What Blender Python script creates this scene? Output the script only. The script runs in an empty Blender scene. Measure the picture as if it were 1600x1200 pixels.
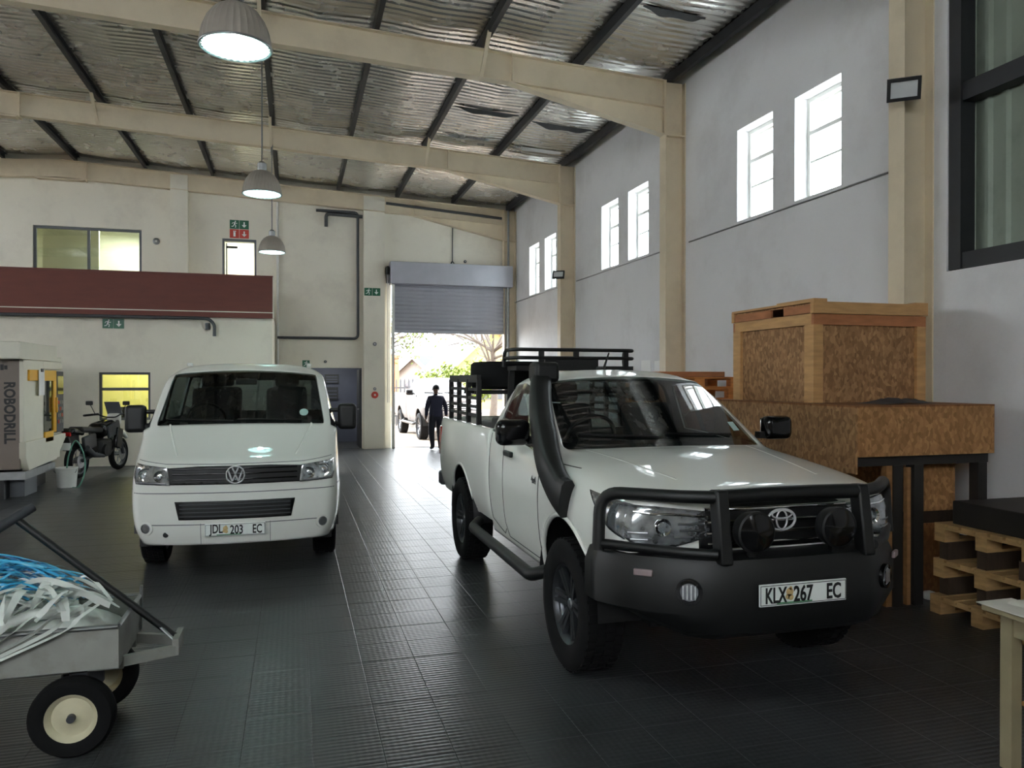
import bpy, bmesh, math, random
from mathutils import Vector, Matrix
from mathutils.bvhtree import BVHTree

# ------------------------------------------------------------------ camera, sky, sun, exposure
scene = bpy.context.scene
col = scene.collection
PI = math.pi
rad = math.radians
random.seed(7)

CAM_H = 1.80
YAW = 15.86                      # the camera looks this far to the right of the hall's long axis
cam_d = bpy.data.cameras.new('camera')
cam_d.sensor_width = 36.0
cam_d.lens = 27.0
cam_d.clip_end = 500
cam = bpy.data.objects.new('camera', cam_d)
cam.location = (0, 0, CAM_H)
cam.rotation_euler = (rad(90 - 0.334), 0, rad(-YAW))
col.objects.link(cam)
scene.camera = cam

scene.view_settings.view_transform = 'Standard'
scene.view_settings.look = 'None'
scene.view_settings.gamma = 1.0
scene.view_settings.use_curve_mapping = False
scene.view_settings.exposure = 0.88
scene.cycles.use_denoising = True
scene.cycles.max_bounces = 10
scene.cycles.diffuse_bounces = 6
scene.cycles.transparent_max_bounces = 16
scene.cycles.sample_clamp_indirect = 8.0
scene.cycles.caustics_reflective = False
scene.cycles.caustics_refractive = False

SKY_STRENGTH = 8.5
SUN_STRENGTH = 3.5
world = bpy.data.worlds.new('world')
scene.world = world
world.use_nodes = True
wn = world.node_tree.nodes
wl = world.node_tree.links
wn.clear()
w_out = wn.new('ShaderNodeOutputWorld')
w_bg = wn.new('ShaderNodeBackground')
w_bg.inputs['Color'].default_value = (0.90, 0.95, 1.0, 1)
w_bg.inputs['Strength'].default_value = SKY_STRENGTH
wl.new(w_bg.outputs[0], w_out.inputs[0])

sun_d = bpy.data.lights.new('sun', 'SUN')
sun_d.energy = SUN_STRENGTH
sun_d.angle = rad(2)
sun_d.color = (1.0, 0.94, 0.84)
sun = bpy.data.objects.new('sun', sun_d)
sun.rotation_euler = Vector((0.45, 0.12, -0.86)).to_track_quat('-Z', 'Y').to_euler()
sun.location = (-20, 10, 40)
col.objects.link(sun)

# ------------------------------------------------------------------ helpers
LOC = {}


def tag(o, label=None, cat=None, group=None, kind=None):
    if label: o['label'] = label
    if cat: o['category'] = cat
    if group: o['group'] = group
    if kind: o['kind'] = kind
    return o


def thing(name, label, cat, loc=(0, 0, 0), rotz=0.0, group=None, kind=None):
    o = bpy.data.objects.new(name, None)
    o.empty_display_size = 0.1
    o.location = loc
    o.rotation_euler = (0, 0, rotz)
    col.objects.link(o)
    LOC[o.name] = Vector(loc)
    return tag(o, label, cat, group, kind)


def link(name, me, parent=None, loc=None):
    o = bpy.data.objects.new(name, me)
    col.objects.link(o)
    if parent is not None:
        o.parent = parent
        LOC[o.name] = LOC.get(parent.name, Vector((0, 0, 0)))
    if loc is not None:
        o.location = loc
    return o


def copy_tree(o, parent=None):
    c = o.copy()
    col.objects.link(c)
    c.parent = parent
    LOC[c.name] = LOC.get(o.name, Vector((0, 0, 0)))
    for ch in list(o.children):
        copy_tree(ch, c)
    return c


def finish(me, mat, smooth=None):
    if mat is not None:
        me.materials.append(mat)
    if smooth is not None:
        me.shade_smooth()
        me.set_sharp_from_angle(angle=rad(smooth))


class MB:
    def __init__(self):
        self.v = []
        self.f = []

    def add(self, vs, fs):
        b = len(self.v)
        self.v += [tuple(p) for p in vs]
        self.f += [tuple(b + i for i in f) for f in fs]
        return self

    def box(self, x0, x1, y0, y1, z0, z1):
        return self.add([(x0, y0, z0), (x1, y0, z0), (x1, y1, z0), (x0, y1, z0), (x0, y0, z1), (x1, y0, z1), (x1, y1, z1), (x0, y1, z1)],
                        [(0, 3, 2, 1), (4, 5, 6, 7), (0, 1, 5, 4), (1, 2, 6, 5), (2, 3, 7, 6), (3, 0, 4, 7)])

    def cbox(self, c, s, rot=None):
        vs = []
        for dz in (-.5, .5):
            for dx, dy in ((-.5, -.5), (.5, -.5), (.5, .5), (-.5, .5)):
                p = Vector((dx * s[0], dy * s[1], dz * s[2]))
                if rot is not None: p = rot @ p
                vs.append(p + Vector(c))
        return self.add(vs, [(0, 3, 2, 1), (4, 5, 6, 7), (0, 1, 5, 4), (1, 2, 6, 5), (2, 3, 7, 6), (3, 0, 4, 7)])

    def bar(self, p0, p1, w, h, up=(0, 0, 1)):
        p0 = Vector(p0); p1 = Vector(p1)
        d = (p1 - p0).normalized()
        s = d.cross(Vector(up))
        if s.length < 1e-4: s = d.cross(Vector((1, 0, 0)))
        s.normalize()
        u = s.cross(d).normalized()
        vs = []
        for p in (p0, p1):
            for a, b in ((-1, -1), (1, -1), (1, 1), (-1, 1)):
                vs.append(p + s * (a * w / 2) + u * (b * h / 2))
        return self.add(vs, [(0, 1, 2, 3), (7, 6, 5, 4), (0, 4, 5, 1), (1, 5, 6, 2), (2, 6, 7, 3), (3, 7, 4, 0)])

    def tube(self, pts, r, n=8, closed=False, caps=True):
        pts = [Vector(p) for p in pts]
        m = len(pts)
        rs = r if isinstance(r, (list, tuple)) else [r] * m
        tang = []
        for i in range(m):
            if closed:
                t = pts[(i + 1) % m] - pts[i - 1]
            else:
                t = pts[min(i + 1, m - 1)] - pts[max(i - 1, 0)]
            if t.length < 1e-9: t = Vector((0, 0, 1))
            tang.append(t.normalized())
        ref = Vector((0, 0, 1)) if abs(tang[0].z) < .9 else Vector((1, 0, 0))
        nrm = tang[0].cross(ref).normalized()
        vs = []
        for i in range(m):
            t = tang[i]
            nrm = (nrm - t * nrm.dot(t))
            if nrm.length < 1e-6: nrm = t.cross(Vector((1, 0, 0)))
            nrm.normalize()
            b = t.cross(nrm)
            for k in range(n):
                a = 2 * PI * k / n
                vs.append(pts[i] + (nrm * math.cos(a) + b * math.sin(a)) * rs[i])
        fs = []
        for i in range(m if closed else m - 1):
            j = (i + 1) % m
            for k in range(n):
                l = (k + 1) % n
                fs.append((i * n + k, i * n + l, j * n + l, j * n + k))
        if caps and not closed:
            fs.append(tuple(range(n))[::-1])
            fs.append(tuple((m - 1) * n + k for k in range(n)))
        return self.add(vs, fs)

    def lathe(self, prof, n=24, c=(0, 0, 0), axis='z', closed=False, wob=None):
        vs = []
        for k in range(n):
            a = 2 * PI * k / n
            for (r, h) in prof:
                if wob: r = r * wob(k)
                p, q = r * math.cos(a), r * math.sin(a)
                if axis == 'z': w = (p, q, h)
                elif axis == 'x': w = (h, p, q)
                else: w = (q, h, p)
                vs.append((w[0] + c[0], w[1] + c[1], w[2] + c[2]))
        m = len(prof)
        fs = []
        for k in range(n):
            l = (k + 1) % n
            for i in range(m if closed else m - 1):
                j = (i + 1) % m
                fs.append((k * m + i, l * m + i, l * m + j, k * m + j))
        return self.add(vs, fs)

    def prism(self, poly, axis, a, b):
        def P(u, v, h):
            return {'x': (h, u, v), 'y': (u, h, v), 'z': (u, v, h)}[axis]
        n = len(poly)
        vs = [P(u, v, a) for u, v in poly] + [P(u, v, b) for u, v in poly]
        fs = [tuple(range(n))[::-1], tuple(range(n, 2 * n))] + [(i, (i + 1) % n, n + (i + 1) % n, n + i) for i in range(n)]
        return self.add(vs, fs)

    def disc(self, c, r, axis, n=20, rz=None):
        vs = []
        for k in range(n):
            a = 2 * PI * k / n
            p, q = r * math.cos(a), (rz or r) * math.sin(a)
            w = {'x': (0, p, q), 'y': (p, 0, q), 'z': (p, q, 0)}[axis]
            vs.append((w[0] + c[0], w[1] + c[1], w[2] + c[2]))
        return self.add(vs, [tuple(range(n))])

    def build(self, name, mat, parent=None, w=False, smooth=None, bevel=0.0, seg=2, recalc=True):
        vs = [Vector(p) for p in self.v]
        off = Vector((0, 0, 0))
        if parent is None:
            lo = [min(p[i] for p in vs) for i in range(3)]
            hi = [max(p[i] for p in vs) for i in range(3)]
            off = Vector(((lo[0] + hi[0]) / 2, (lo[1] + hi[1]) / 2, lo[2]))
        elif w:
            off = LOC[parent.name]
        me = bpy.data.meshes.new(name)
        me.from_pydata([p - off for p in vs], [], self.f)
        if recalc:
            bm = bmesh.new(); bm.from_mesh(me)
            bmesh.ops.recalc_face_normals(bm, faces=bm.faces)
            bm.to_mesh(me); bm.free()
        finish(me, mat, smooth)
        o = link(name, me, parent)
        if parent is None:
            o.location = off
            LOC[o.name] = off
        if bevel:
            m = o.modifiers.new('bevel', 'BEVEL')
            m.width = bevel; m.segments = seg; m.limit_method = 'ANGLE'; m.angle_limit = rad(40)
            if smooth is None:
                me.shade_smooth(); me.set_sharp_from_angle(angle=rad(50))
        return o


def arc(c, r, a0, a1, n, plane='xz', h=0.0, r2=None):
    out = []
    for i in range(n + 1):
        a = rad(a0 + (a1 - a0) * i / n)
        p, q = r * math.cos(a), (r2 or r) * math.sin(a)
        if plane == 'xz': out.append((c[0] + p, c[1] + h, c[2] + q))
        elif plane == 'yz': out.append((c[0] + h, c[1] + p, c[2] + q))
        else: out.append((c[0] + p, c[1] + q, c[2] + h))
    return out


def spline(pts, sub=6, closed=False):
    pts = [Vector(p) for p in pts]
    n = len(pts)
    out = []
    for i in range(n if closed else n - 1):
        p0 = pts[i - 1] if (i > 0 or closed) else pts[0]
        p1 = pts[i]; p2 = pts[(i + 1) % n]
        p3 = pts[(i + 2) % n] if (closed or i + 2 < n) else pts[-1]
        for k in range(sub):
            t = k / sub
            out.append(0.5 * ((2 * p1) + (p2 - p0) * t + (2 * p0 - 5 * p1 + 4 * p2 - p3) * t * t + (3 * p1 - p0 - 3 * p2 + p3) * t ** 3))
    if not closed: out.append(pts[-1])
    return out


def bend(pts, r, n=5):
    """polyline with rounded corners"""
    pts = [Vector(p) for p in pts]
    out = [pts[0]]
    for i in range(1, len(pts) - 1):
        a, b, c = pts[i - 1], pts[i], pts[i + 1]
        d1 = (a - b); d2 = (c - b)
        rr = min(r, d1.length * .45, d2.length * .45)
        s = b + d1.normalized() * rr; e = b + d2.normalized() * rr
        for k in range(n + 1):
            t = k / n
            out.append(s * (1 - t) ** 2 + b * 2 * t * (1 - t) + e * t * t)
    out.append(pts[-1])
    return out


def text_mb(txt, size, depth=0.002, width=None, bold=0.0):
    """lettering that stands upright in the xz plane, faces -y, centred on the origin"""
    cu = bpy.data.curves.new('lettering', 'FONT')
    cu.body = txt; cu.size = size; cu.extrude = depth / 2; cu.offset = bold
    cu.align_x = 'CENTER'; cu.align_y = 'CENTER'
    cu.resolution_u = 3
    o = bpy.data.objects.new('lettering', cu)
    col.objects.link(o)
    dg = bpy.context.evaluated_depsgraph_get()
    me = bpy.data.meshes.new_from_object(o.evaluated_get(dg))
    mb = MB()
    vs = [v.co.copy() for v in me.vertices]
    lo = min(v.x for v in vs); hi = max(v.x for v in vs)
    zl = min(v.y for v in vs); zh = max(v.y for v in vs)
    sx = (width / (hi - lo)) if width else 1.0
    mb.add([((v.x - (lo + hi) / 2) * sx, -v.z, v.y - (zl + zh) / 2) for v in vs], [tuple(p.vertices) for p in me.polygons])
    bpy.data.objects.remove(o); bpy.data.curves.remove(cu); bpy.data.meshes.remove(me)
    return mb


def moved(mb, d=(0, 0, 0), rot=None):
    d = Vector(d)
    mb.v = [tuple((rot @ Vector(p) if rot is not None else Vector(p)) + d) for p in mb.v]
    return mb


# ------------------------------------------------------------------ materials
def lin(c):
    return tuple(((v / 255) / 12.92 if v / 255 < .04045 else ((v / 255 + .055) / 1.055) ** 2.4) for v in c)


def M(name, c, rough=.5, metal=0.0, var=.06, vs=6.0, bump=0.0, bs=80.0, coat=0.0, rvar=0.0, stretch=None, spec=None, dirt=None):
    m = bpy.data.materials.new(name)
    m.use_nodes = True
    nt = m.node_tree; N = nt.nodes; L = nt.links
    b = N['Principled BSDF']
    c = lin(c)
    b.inputs['Roughness'].default_value = rough
    b.inputs['Metallic'].default_value = metal
    if spec is not None: b.inputs['Specular IOR Level'].default_value = spec
    if coat: b.inputs['Coat Weight'].default_value = coat; b.inputs['Coat Roughness'].default_value = .04
    tc = N.new('ShaderNodeTexCoord')
    src = tc.outputs['Object']
    if stretch:
        mp = N.new('ShaderNodeMapping'); mp.inputs['Scale'].default_value = stretch
        L.new(src, mp.inputs[0]); src = mp.outputs[0]
    nz = N.new('ShaderNodeTexNoise'); nz.inputs['Scale'].default_value = vs; nz.inputs['Detail'].default_value = 4
    L.new(src, nz.inputs['Vector'])
    rp = N.new('ShaderNodeValToRGB')
    rp.color_ramp.elements[0].position = .3; rp.color_ramp.elements[1].position = .7
    rp.color_ramp.elements[0].color = (*[max(0, v * (1 - var)) for v in c], 1)
    rp.color_ramp.elements[1].color = (*[min(1, v * (1 + var)) for v in c], 1)
    L.new(nz.outputs['Fac'], rp.inputs[0])
    out = rp.outputs[0]
    if dirt:
        n2 = N.new('ShaderNodeTexNoise'); n2.inputs['Scale'].default_value = dirt[1]; n2.inputs['Detail'].default_value = 8; n2.inputs['Roughness'].default_value = .65
        L.new(tc.outputs['Object'], n2.inputs['Vector'])
        r2 = N.new('ShaderNodeValToRGB'); r2.color_ramp.elements[0].position = .5; r2.color_ramp.elements[1].position = .75
        r2.color_ramp.elements[0].color = (0, 0, 0, 1); r2.color_ramp.elements[1].color = (dirt[2],) * 3 + (1,)
        L.new(n2.outputs['Fac'], r2.inputs[0])
        mx = N.new('ShaderNodeMixRGB'); mx.inputs['Color2'].default_value = (*lin(dirt[0]), 1)
        L.new(r2.outputs[0], mx.inputs['Fac']); L.new(out, mx.inputs['Color1'])
        out = mx.outputs[0]
    L.new(out, b.inputs['Base Color'])
    if rvar:
        mr = N.new('ShaderNodeMapRange')
        mr.inputs['To Min'].default_value = max(0, rough - rvar); mr.inputs['To Max'].default_value = min(1, rough + rvar)
        L.new(nz.outputs['Fac'], mr.inputs['Value']); L.new(mr.outputs[0], b.inputs['Roughness'])
    if bump:
        nb = N.new('ShaderNodeTexNoise'); nb.inputs['Scale'].default_value = bs; nb.inputs['Detail'].default_value = 3
        L.new(src, nb.inputs['Vector'])
        bp = N.new('ShaderNodeBump'); bp.inputs['Strength'].default_value = bump; bp.inputs['Distance'].default_value = .01
        L.new(nb.outputs['Fac'], bp.inputs['Height']); L.new(bp.outputs[0], b.inputs['Normal'])
    return m


def glass_mat(name, tint, refl=1.0, ior=1.45):
    """thin pane: lets light through with a tint, mirrors by Fresnel"""
    m = bpy.data.materials.new(name); m.use_nodes = True
    nt = m.node_tree; N = nt.nodes; L = nt.links
    N.remove(N['Principled BSDF'])
    o = N['Material Output']
    t = N.new('ShaderNodeBsdfTransparent'); t.inputs[0].default_value = (*tint, 1)
    g = N.new('ShaderNodeBsdfGlossy'); g.inputs['Roughness'].default_value = .02; g.inputs[0].default_value = (refl, refl, refl, 1)
    lw = N.new('ShaderNodeLayerWeight'); lw.inputs['Blend'].default_value = .5
    pw = N.new('ShaderNodeMath'); pw.operation = 'POWER'; pw.inputs[1].default_value = 5.0
    L.new(lw.outputs['Facing'], pw.inputs[0])
    f = N.new('ShaderNodeMath'); f.operation = 'MULTIPLY_ADD'; f.inputs[1].default_value = .92; f.inputs[2].default_value = .08
    L.new(pw.outputs[0], f.inputs[0])
    mx = N.new('ShaderNodeMixShader')
    L.new(f.outputs[0], mx.inputs[0]); L.new(t.outputs[0], mx.inputs[1]); L.new(g.outputs[0], mx.inputs[2])
    L.new(mx.outputs[0], o.inputs[0])
    return m


def emit_mat(name, c, s):
    m = bpy.data.materials.new(name); m.use_nodes = True
    b = m.node_tree.nodes['Principled BSDF']
    b.inputs['Base Color'].default_value = (*lin(c), 1)
    b.inputs['Emission Color'].default_value = (*lin(c), 1)
    b.inputs['Emission Strength'].default_value = s
    return m


def osb_mat(name, c1, c2, c3):
    m = bpy.data.materials.new(name); m.use_nodes = True
    nt = m.node_tree; N = nt.nodes; L = nt.links
    b = N['Principled BSDF']; b.inputs['Roughness'].default_value = .75
    tc = N.new('ShaderNodeTexCoord')
    n0 = N.new('ShaderNodeTexNoise'); n0.inputs['Scale'].default_value = 5
    L.new(tc.outputs['Object'], n0.inputs['Vector'])
    ad = N.new('ShaderNodeMixRGB'); ad.blend_type = 'ADD'; ad.inputs['Fac'].default_value = .05
    L.new(tc.outputs['Object'], ad.inputs['Color1']); L.new(n0.outputs['Color'], ad.inputs['Color2'])
    vo = N.new('ShaderNodeTexVoronoi'); vo.inputs['Scale'].default_value = 42
    mp = N.new('ShaderNodeMapping'); mp.inputs['Scale'].default_value = (1, 1, .6)
    L.new(ad.outputs[0], mp.inputs[0]); L.new(mp.outputs[0], vo.inputs['Vector'])
    sp = N.new('ShaderNodeSeparateColor'); L.new(vo.outputs['Color'], sp.inputs[0])
    rp = N.new('ShaderNodeValToRGB')
    e = rp.color_ramp.elements
    e[0].position = 0; e[0].color = (*lin(c1), 1)
    e[1].position = 1; e[1].color = (*lin(c3), 1)
    x = e.new(.5); x.color = (*lin(c2), 1)
    L.new(sp.outputs[0], rp.inputs[0])
    n1 = N.new('ShaderNodeTexNoise'); n1.inputs['Scale'].default_value = 3; n1.inputs['Detail'].default_value = 6
    L.new(tc.outputs['Object'], n1.inputs['Vector'])
    r1 = N.new('ShaderNodeMapRange'); r1.inputs['To Min'].default_value = .72; r1.inputs['To Max'].default_value = 1.2
    L.new(n1.outputs['Fac'], r1.inputs['Value'])
    mx = N.new('ShaderNodeMixRGB'); mx.blend_type = 'MULTIPLY'; mx.inputs['Fac'].default_value = 1
    L.new(rp.outputs[0], mx.inputs['Color1']); L.new(r1.outputs[0], mx.inputs['Color2'])
    L.new(mx.outputs[0], b.inputs['Base Color'])
    bp = N.new('ShaderNodeBump'); bp.inputs['Strength'].default_value = .25; bp.inputs['Distance'].default_value = .004
    L.new(sp.outputs[1], bp.inputs['Height']); L.new(bp.outputs[0], b.inputs['Normal'])
    return m


def floor_mat():
    m = bpy.data.materials.new('rubber_floor'); m.use_nodes = True
    nt = m.node_tree; N = nt.nodes; L = nt.links
    b = N['Principled BSDF']
    geo = N.new('ShaderNodeNewGeometry')
    n1 = N.new('ShaderNodeTexNoise'); n1.inputs['Scale'].default_value = 1.3; n1.inputs['Detail'].default_value = 7; n1.inputs['Roughness'].default_value = .6
    L.new(geo.outputs['Position'], n1.inputs['Vector'])
    rp = N.new('ShaderNodeValToRGB')
    rp.color_ramp.elements[0].position = .35; rp.color_ramp.elements[0].color = (.030, .033, .035, 1)
    rp.color_ramp.elements[1].position = .72; rp.color_ramp.elements[1].color = (.066, .069, .072, 1)
    L.new(n1.outputs['Fac'], rp.inputs[0]); L.new(rp.outputs[0], b.inputs['Base Color'])
    mr = N.new('ShaderNodeMapRange'); mr.inputs['To Min'].default_value = .26; mr.inputs['To Max'].default_value = .42
    L.new(n1.outputs['Fac'], mr.inputs['Value']); L.new(mr.outputs[0], b.inputs['Roughness'])
    wv = N.new('ShaderNodeTexWave'); wv.bands_direction = 'Y'; wv.inputs['Scale'].default_value = 9.0; wv.inputs['Distortion'].default_value = 0.6; wv.inputs['Detail'].default_value = 1
    L.new(geo.outputs['Position'], wv.inputs['Vector'])
    w2 = N.new('ShaderNodeTexWave'); w2.bands_direction = 'X'; w2.inputs['Scale'].default_value = 9.0; w2.inputs['Distortion'].default_value = 0.4
    L.new(geo.outputs['Position'], w2.inputs['Vector'])
    ad = N.new('ShaderNodeMath'); ad.operation = 'MULTIPLY_ADD'; ad.inputs[1].default_value = .35
    L.new(w2.outputs['Fac'], ad.inputs[0]); L.new(wv.outputs['Fac'], ad.inputs[2])
    n2 = N.new('ShaderNodeTexNoise'); n2.inputs['Scale'].default_value = 40
    L.new(geo.outputs['Position'], n2.inputs['Vector'])
    a2 = N.new('ShaderNodeMath'); a2.operation = 'MULTIPLY_ADD'; a2.inputs[1].default_value = .8
    L.new(n2.outputs['Fac'], a2.inputs[0]); L.new(ad.outputs[0], a2.inputs[2])
    bp = N.new('ShaderNodeBump'); bp.inputs['Strength'].default_value = .6; bp.inputs['Distance'].default_value = .002
    L.new(a2.outputs[0], bp.inputs['Height']); L.new(bp.outputs[0], b.inputs['Normal'])
    return m


def foil_mat():
    m = M('silver_foil', (222, 220, 214), .26, .8, .06, 3.0, rvar=.08, dirt=((150, 146, 138), .8, .35))
    nt = m.node_tree; N = nt.nodes; L = nt.links
    tc = N.new('ShaderNodeTexCoord')
    mp = N.new('ShaderNodeMapping'); mp.inputs['Scale'].default_value = (1.2, 14, 1)
    L.new(tc.outputs['Object'], mp.inputs[0])
    nb = N.new('ShaderNodeTexNoise'); nb.inputs['Scale'].default_value = 2.0; nb.inputs['Detail'].default_value = 5
    L.new(mp.outputs[0], nb.inputs['Vector'])
    bp = N.new('ShaderNodeBump'); bp.inputs['Strength'].default_value = .35; bp.inputs['Distance'].default_value = .02
    L.new(nb.outputs['Fac'], bp.inputs['Height'])
    L.new(bp.outputs[0], N['Principled BSDF'].inputs['Normal'])
    return m


MT = {}
MT['wall'] = M('wall_paint', (232, 227, 211), .75, var=.02, vs=1.2, bump=.08, bs=40, dirt=((170, 160, 148), .9, .35))
MT['wall2'] = M('wall_paint_grey', (224, 224, 224), .75, var=.02, vs=1.2, bump=.08, bs=40, dirt=((165, 160, 155), .8, .35))
MT['cream'] = M('cream_steel', (222, 208, 180), .55, var=.04, vs=2.5, dirt=((150, 130, 100), 1.5, .25))
MT['rack_dark'] = M('rack_dark_steel', (36, 33, 30), .6, var=.12)
MT['timber_dark'] = M('timber_dark', (58, 44, 32), .8, var=.2, vs=5, stretch=(8, 2, 2))
MT['emblem'] = M('emblem_silver', (214, 216, 218), .25, .45, .02)
MT['indicator'] = M('indicator_lens', (150, 132, 134), .3)
MT['tear'] = M('torn_foil_dark', (70, 70, 70), .6, .2, .2, 6)
MT['purlin'] = M('dark_purlin', (52, 54, 56), .55, .3, .12, 4)
MT['foil'] = foil_mat()
MT['floor'] = floor_mat()
MT['floor_base'] = M('floor_base', (22, 22, 23), .8)
MT['brown'] = M('brown_parapet', (104, 45, 31), .55, var=.08, vs=3, stretch=(1, 1, 4))
MT['white_paint'] = M('car_white', (232, 233, 226), .55, var=.015, vs=2, coat=.9, spec=.3)
MT['silver_paint'] = M('car_silver', (100, 96, 94), .6, var=.02, vs=2, spec=.15)
MT['black_plastic'] = M('black_plastic', (12, 13, 14), .5, var=.15, vs=20)
MT['black_gloss'] = M('black_gloss', (14, 14, 16), .12, var=.05)
MT['black_steel'] = M('black_powder_coat', (9, 10, 11), .5, .0, .12, 12, bump=.08, bs=300)
MT['rubber'] = M('tyre_rubber', (17, 17, 18), .85, var=.15, vs=14, spec=.2)
MT['chrome'] = M('chrome', (225, 226, 228), .08, 1.0, .02)
MT['alloy'] = M('alloy', (150, 152, 156), .3, .9, .05)
MT['dark_alloy'] = M('dark_alloy', (84, 86, 90), .32, .85, .06)
MT['steel'] = M('galv_steel', (140, 142, 142), .42, .8, .12, 9)
MT['grey_paint'] = M('grey_paint', (92, 96, 100), .5, var=.06)
MT['dark_grey'] = M('dark_grey', (56, 58, 62), .6, var=.08)
MT['pipe'] = M('pipe_grey', (70, 72, 74), .5, .3, .1)
MT['silver_sheet'] = M('door_silver', (176, 178, 186), .42, .55, .05, 3)
MT['frame_white'] = M('frame_white', (222, 222, 216), .5, var=.02)
MT['pine'] = M('pine_timber', (196, 152, 100), .7, var=.16, vs=3.0, stretch=(1.5, 1.5, 9), bump=.1, bs=30)
MT['pine2'] = M('pine_timber_dark', (150, 108, 66), .75, var=.2, vs=3.0, stretch=(2, 8, 8), bump=.1, bs=30)
MT['pine_red'] = M('pine_red', (172, 112, 72), .7, var=.16, vs=3.0, stretch=(2, 2, 8))
MT['pallet_old'] = M('pallet_weathered', (176, 140, 92), .8, var=.22, vs=4, stretch=(2, 2, 9), bump=.15, bs=30)
MT['pallet_orange'] = M('pallet_orange', (206, 132, 68), .75, var=.22, vs=4, stretch=(2, 2, 9))
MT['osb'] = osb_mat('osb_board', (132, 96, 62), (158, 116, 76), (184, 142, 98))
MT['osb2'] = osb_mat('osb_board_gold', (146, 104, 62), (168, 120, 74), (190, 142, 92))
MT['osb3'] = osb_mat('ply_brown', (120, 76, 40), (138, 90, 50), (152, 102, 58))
MT['green_sign'] = M('sign_green', (16, 92, 62), .4, var=.03)
MT['red_sign'] = M('sign_red', (196, 62, 46), .4, var=.03)
MT['sign_white'] = M('sign_white', (236, 240, 236), .4, var=.01)
MT['red'] = M('red_plastic', (104, 26, 22), .4)
MT['red_lens'] = M('red_lens', (180, 20, 20), .15, coat=.5)
MT['amber'] = M('amber_lens', (226, 130, 40), .15, coat=.5)
MT['yellow'] = M('machine_yellow', (236, 176, 30), .4, var=.03)
MT['machine_white'] = M('machine_white', (228, 224, 206), .42, var=.02)
MT['machine_grey'] = M('machine_grey', (134, 120, 110), .5, var=.04)
MT['paper'] = M('paper', (240, 240, 236), .8, var=.01)
MT['blue_strap'] = M('blue_plastic_strap', (84, 190, 232), .3, var=.2, vs=9)
MT['blue_strap2'] = M('blue_plastic_strap_deep', (36, 120, 176), .35, var=.2, vs=9)
MT['white_film'] = M('white_plastic_film', (226, 230, 224), .28, var=.08, vs=9)
MT['cart_grey'] = M('cart_grey', (146, 146, 140), .55, .2, .12, 6, dirt=((100, 92, 80), 5, .5))
MT['rim_cream'] = M('rim_cream', (198, 190, 160), .55, var=.1, vs=8)
MT['cream_table'] = M('table_cream', (150, 138, 108), .6, var=.1, vs=7)
MT['cloth'] = M('white_cloth', (222, 216, 204), .85, var=.06, vs=10, bump=.2, bs=60)
MT['navy'] = M('navy_cloth', (34, 36, 56), .85, var=.1, vs=30)
MT['navy2'] = M('dark_trousers', (26, 27, 36), .85, var=.1, vs=30)
MT['skin'] = M('skin_brown', (96, 66, 50), .6, var=.05)
MT['hair'] = M('hair_black', (20, 18, 18), .8)
MT['seat_fabric'] = M('seat_fabric', (34, 35, 38), .9, var=.1, vs=30)
MT['cabin_dark'] = M('cabin_dark', (38, 40, 42), .8, var=.05)
MT['glass_car'] = glass_mat('car_glass', (.33, .38, .37))
MT['glass_win'] = glass_mat('window_glass', (.92, .96, .96))
MT['glass_lamp'] = glass_mat('lens_glass', (.85, .88, .9))
MT['glass_office'] = glass_mat('office_glass', (.85, .9, .86))
MT['lamp_inside'] = M('lamp_reflector', (150, 182, 184), .5, var=.01)
MT['lamp_shade'] = M('lamp_shade_grey', (176, 168, 156), .35, .3, .08)
MT['bulb'] = emit_mat('bulb', (238, 255, 246), 230)
MT['tube_light'] = emit_mat('tube_light', (245, 255, 240), 6)
MT['concrete'] = M('concrete_yard', (158, 140, 122), .85, var=.08, vs=2, dirt=((150, 142, 132), 1.2, .5))
MT['yellow_room'] = M('yellow_wall', (226, 214, 130), .8, var=.02)
MT['cream_room'] = M('cream_wall', (226, 224, 206), .8, var=.02)
MT['lobby'] = M('lobby_grey', (84, 88, 104), .6, var=.05)
MT['roof_slate'] = M('roof_slate', (32, 34, 40), .8, var=.12, vs=8)
MT['house_yellow'] = M('house_yellow', (164, 142, 88), .8, var=.03)
MT['house_white'] = M('house_white', (124, 121, 116), .8, var=.03)
MT['brick_orange'] = M('brick_orange', (206, 120, 78), .8, var=.12, vs=12)
MT['leaf'] = M('leaf_green', (84, 100, 40), .6, var=.35, vs=4)
MT['leaf2'] = M('leaf_pale', (104, 118, 48), .6, var=.3, vs=4)
MT['bark'] = M('bark', (66, 58, 50), .85, var=.2, vs=8)
MT['green_hose'] = M('hose_green', (96, 150, 130), .4)
MT['orange'] = M('orange_plastic', (226, 110, 52), .45)
MT['gold'] = M('plate_ochre', (214, 184, 128), .5, var=.15, vs=60)
MT['plate_green'] = M('plate_green', (96, 150, 110), .5)
MT['sheet_green'] = M('side_sheet_green', (130, 140, 126), .5, .25, .08, 2, dirt=((82, 88, 78), 1.5, .5))
MT['led'] = M('floodlight_lens', (205, 208, 206), .2, var=.02, coat=.6)
MT['headlamp'] = M('headlamp_reflector', (168, 172, 176), .15, .7, .45, 18, coat=1.0)
MT['sticker'] = M('sticker_pale', (176, 206, 200), .5)

# ------------------------------------------------------------------ the hall
XR, YB, YM, XM = 5.82, 20.30, 17.60, -0.45     # right wall, back wall, mezzanine front, mezzanine end
XL, YF = -16.2, -6.0
RIDGE = -5.2
BAYS = [20.15, 15.6, 10.78, 6.0, 1.2, -3.6]    # steel frames


def zr(x):                                     # top of the rafters
    return 6.67 - .05 * x if x > RIDGE else 6.67 - .05 * RIDGE - .05 * (RIDGE - x)


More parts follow.
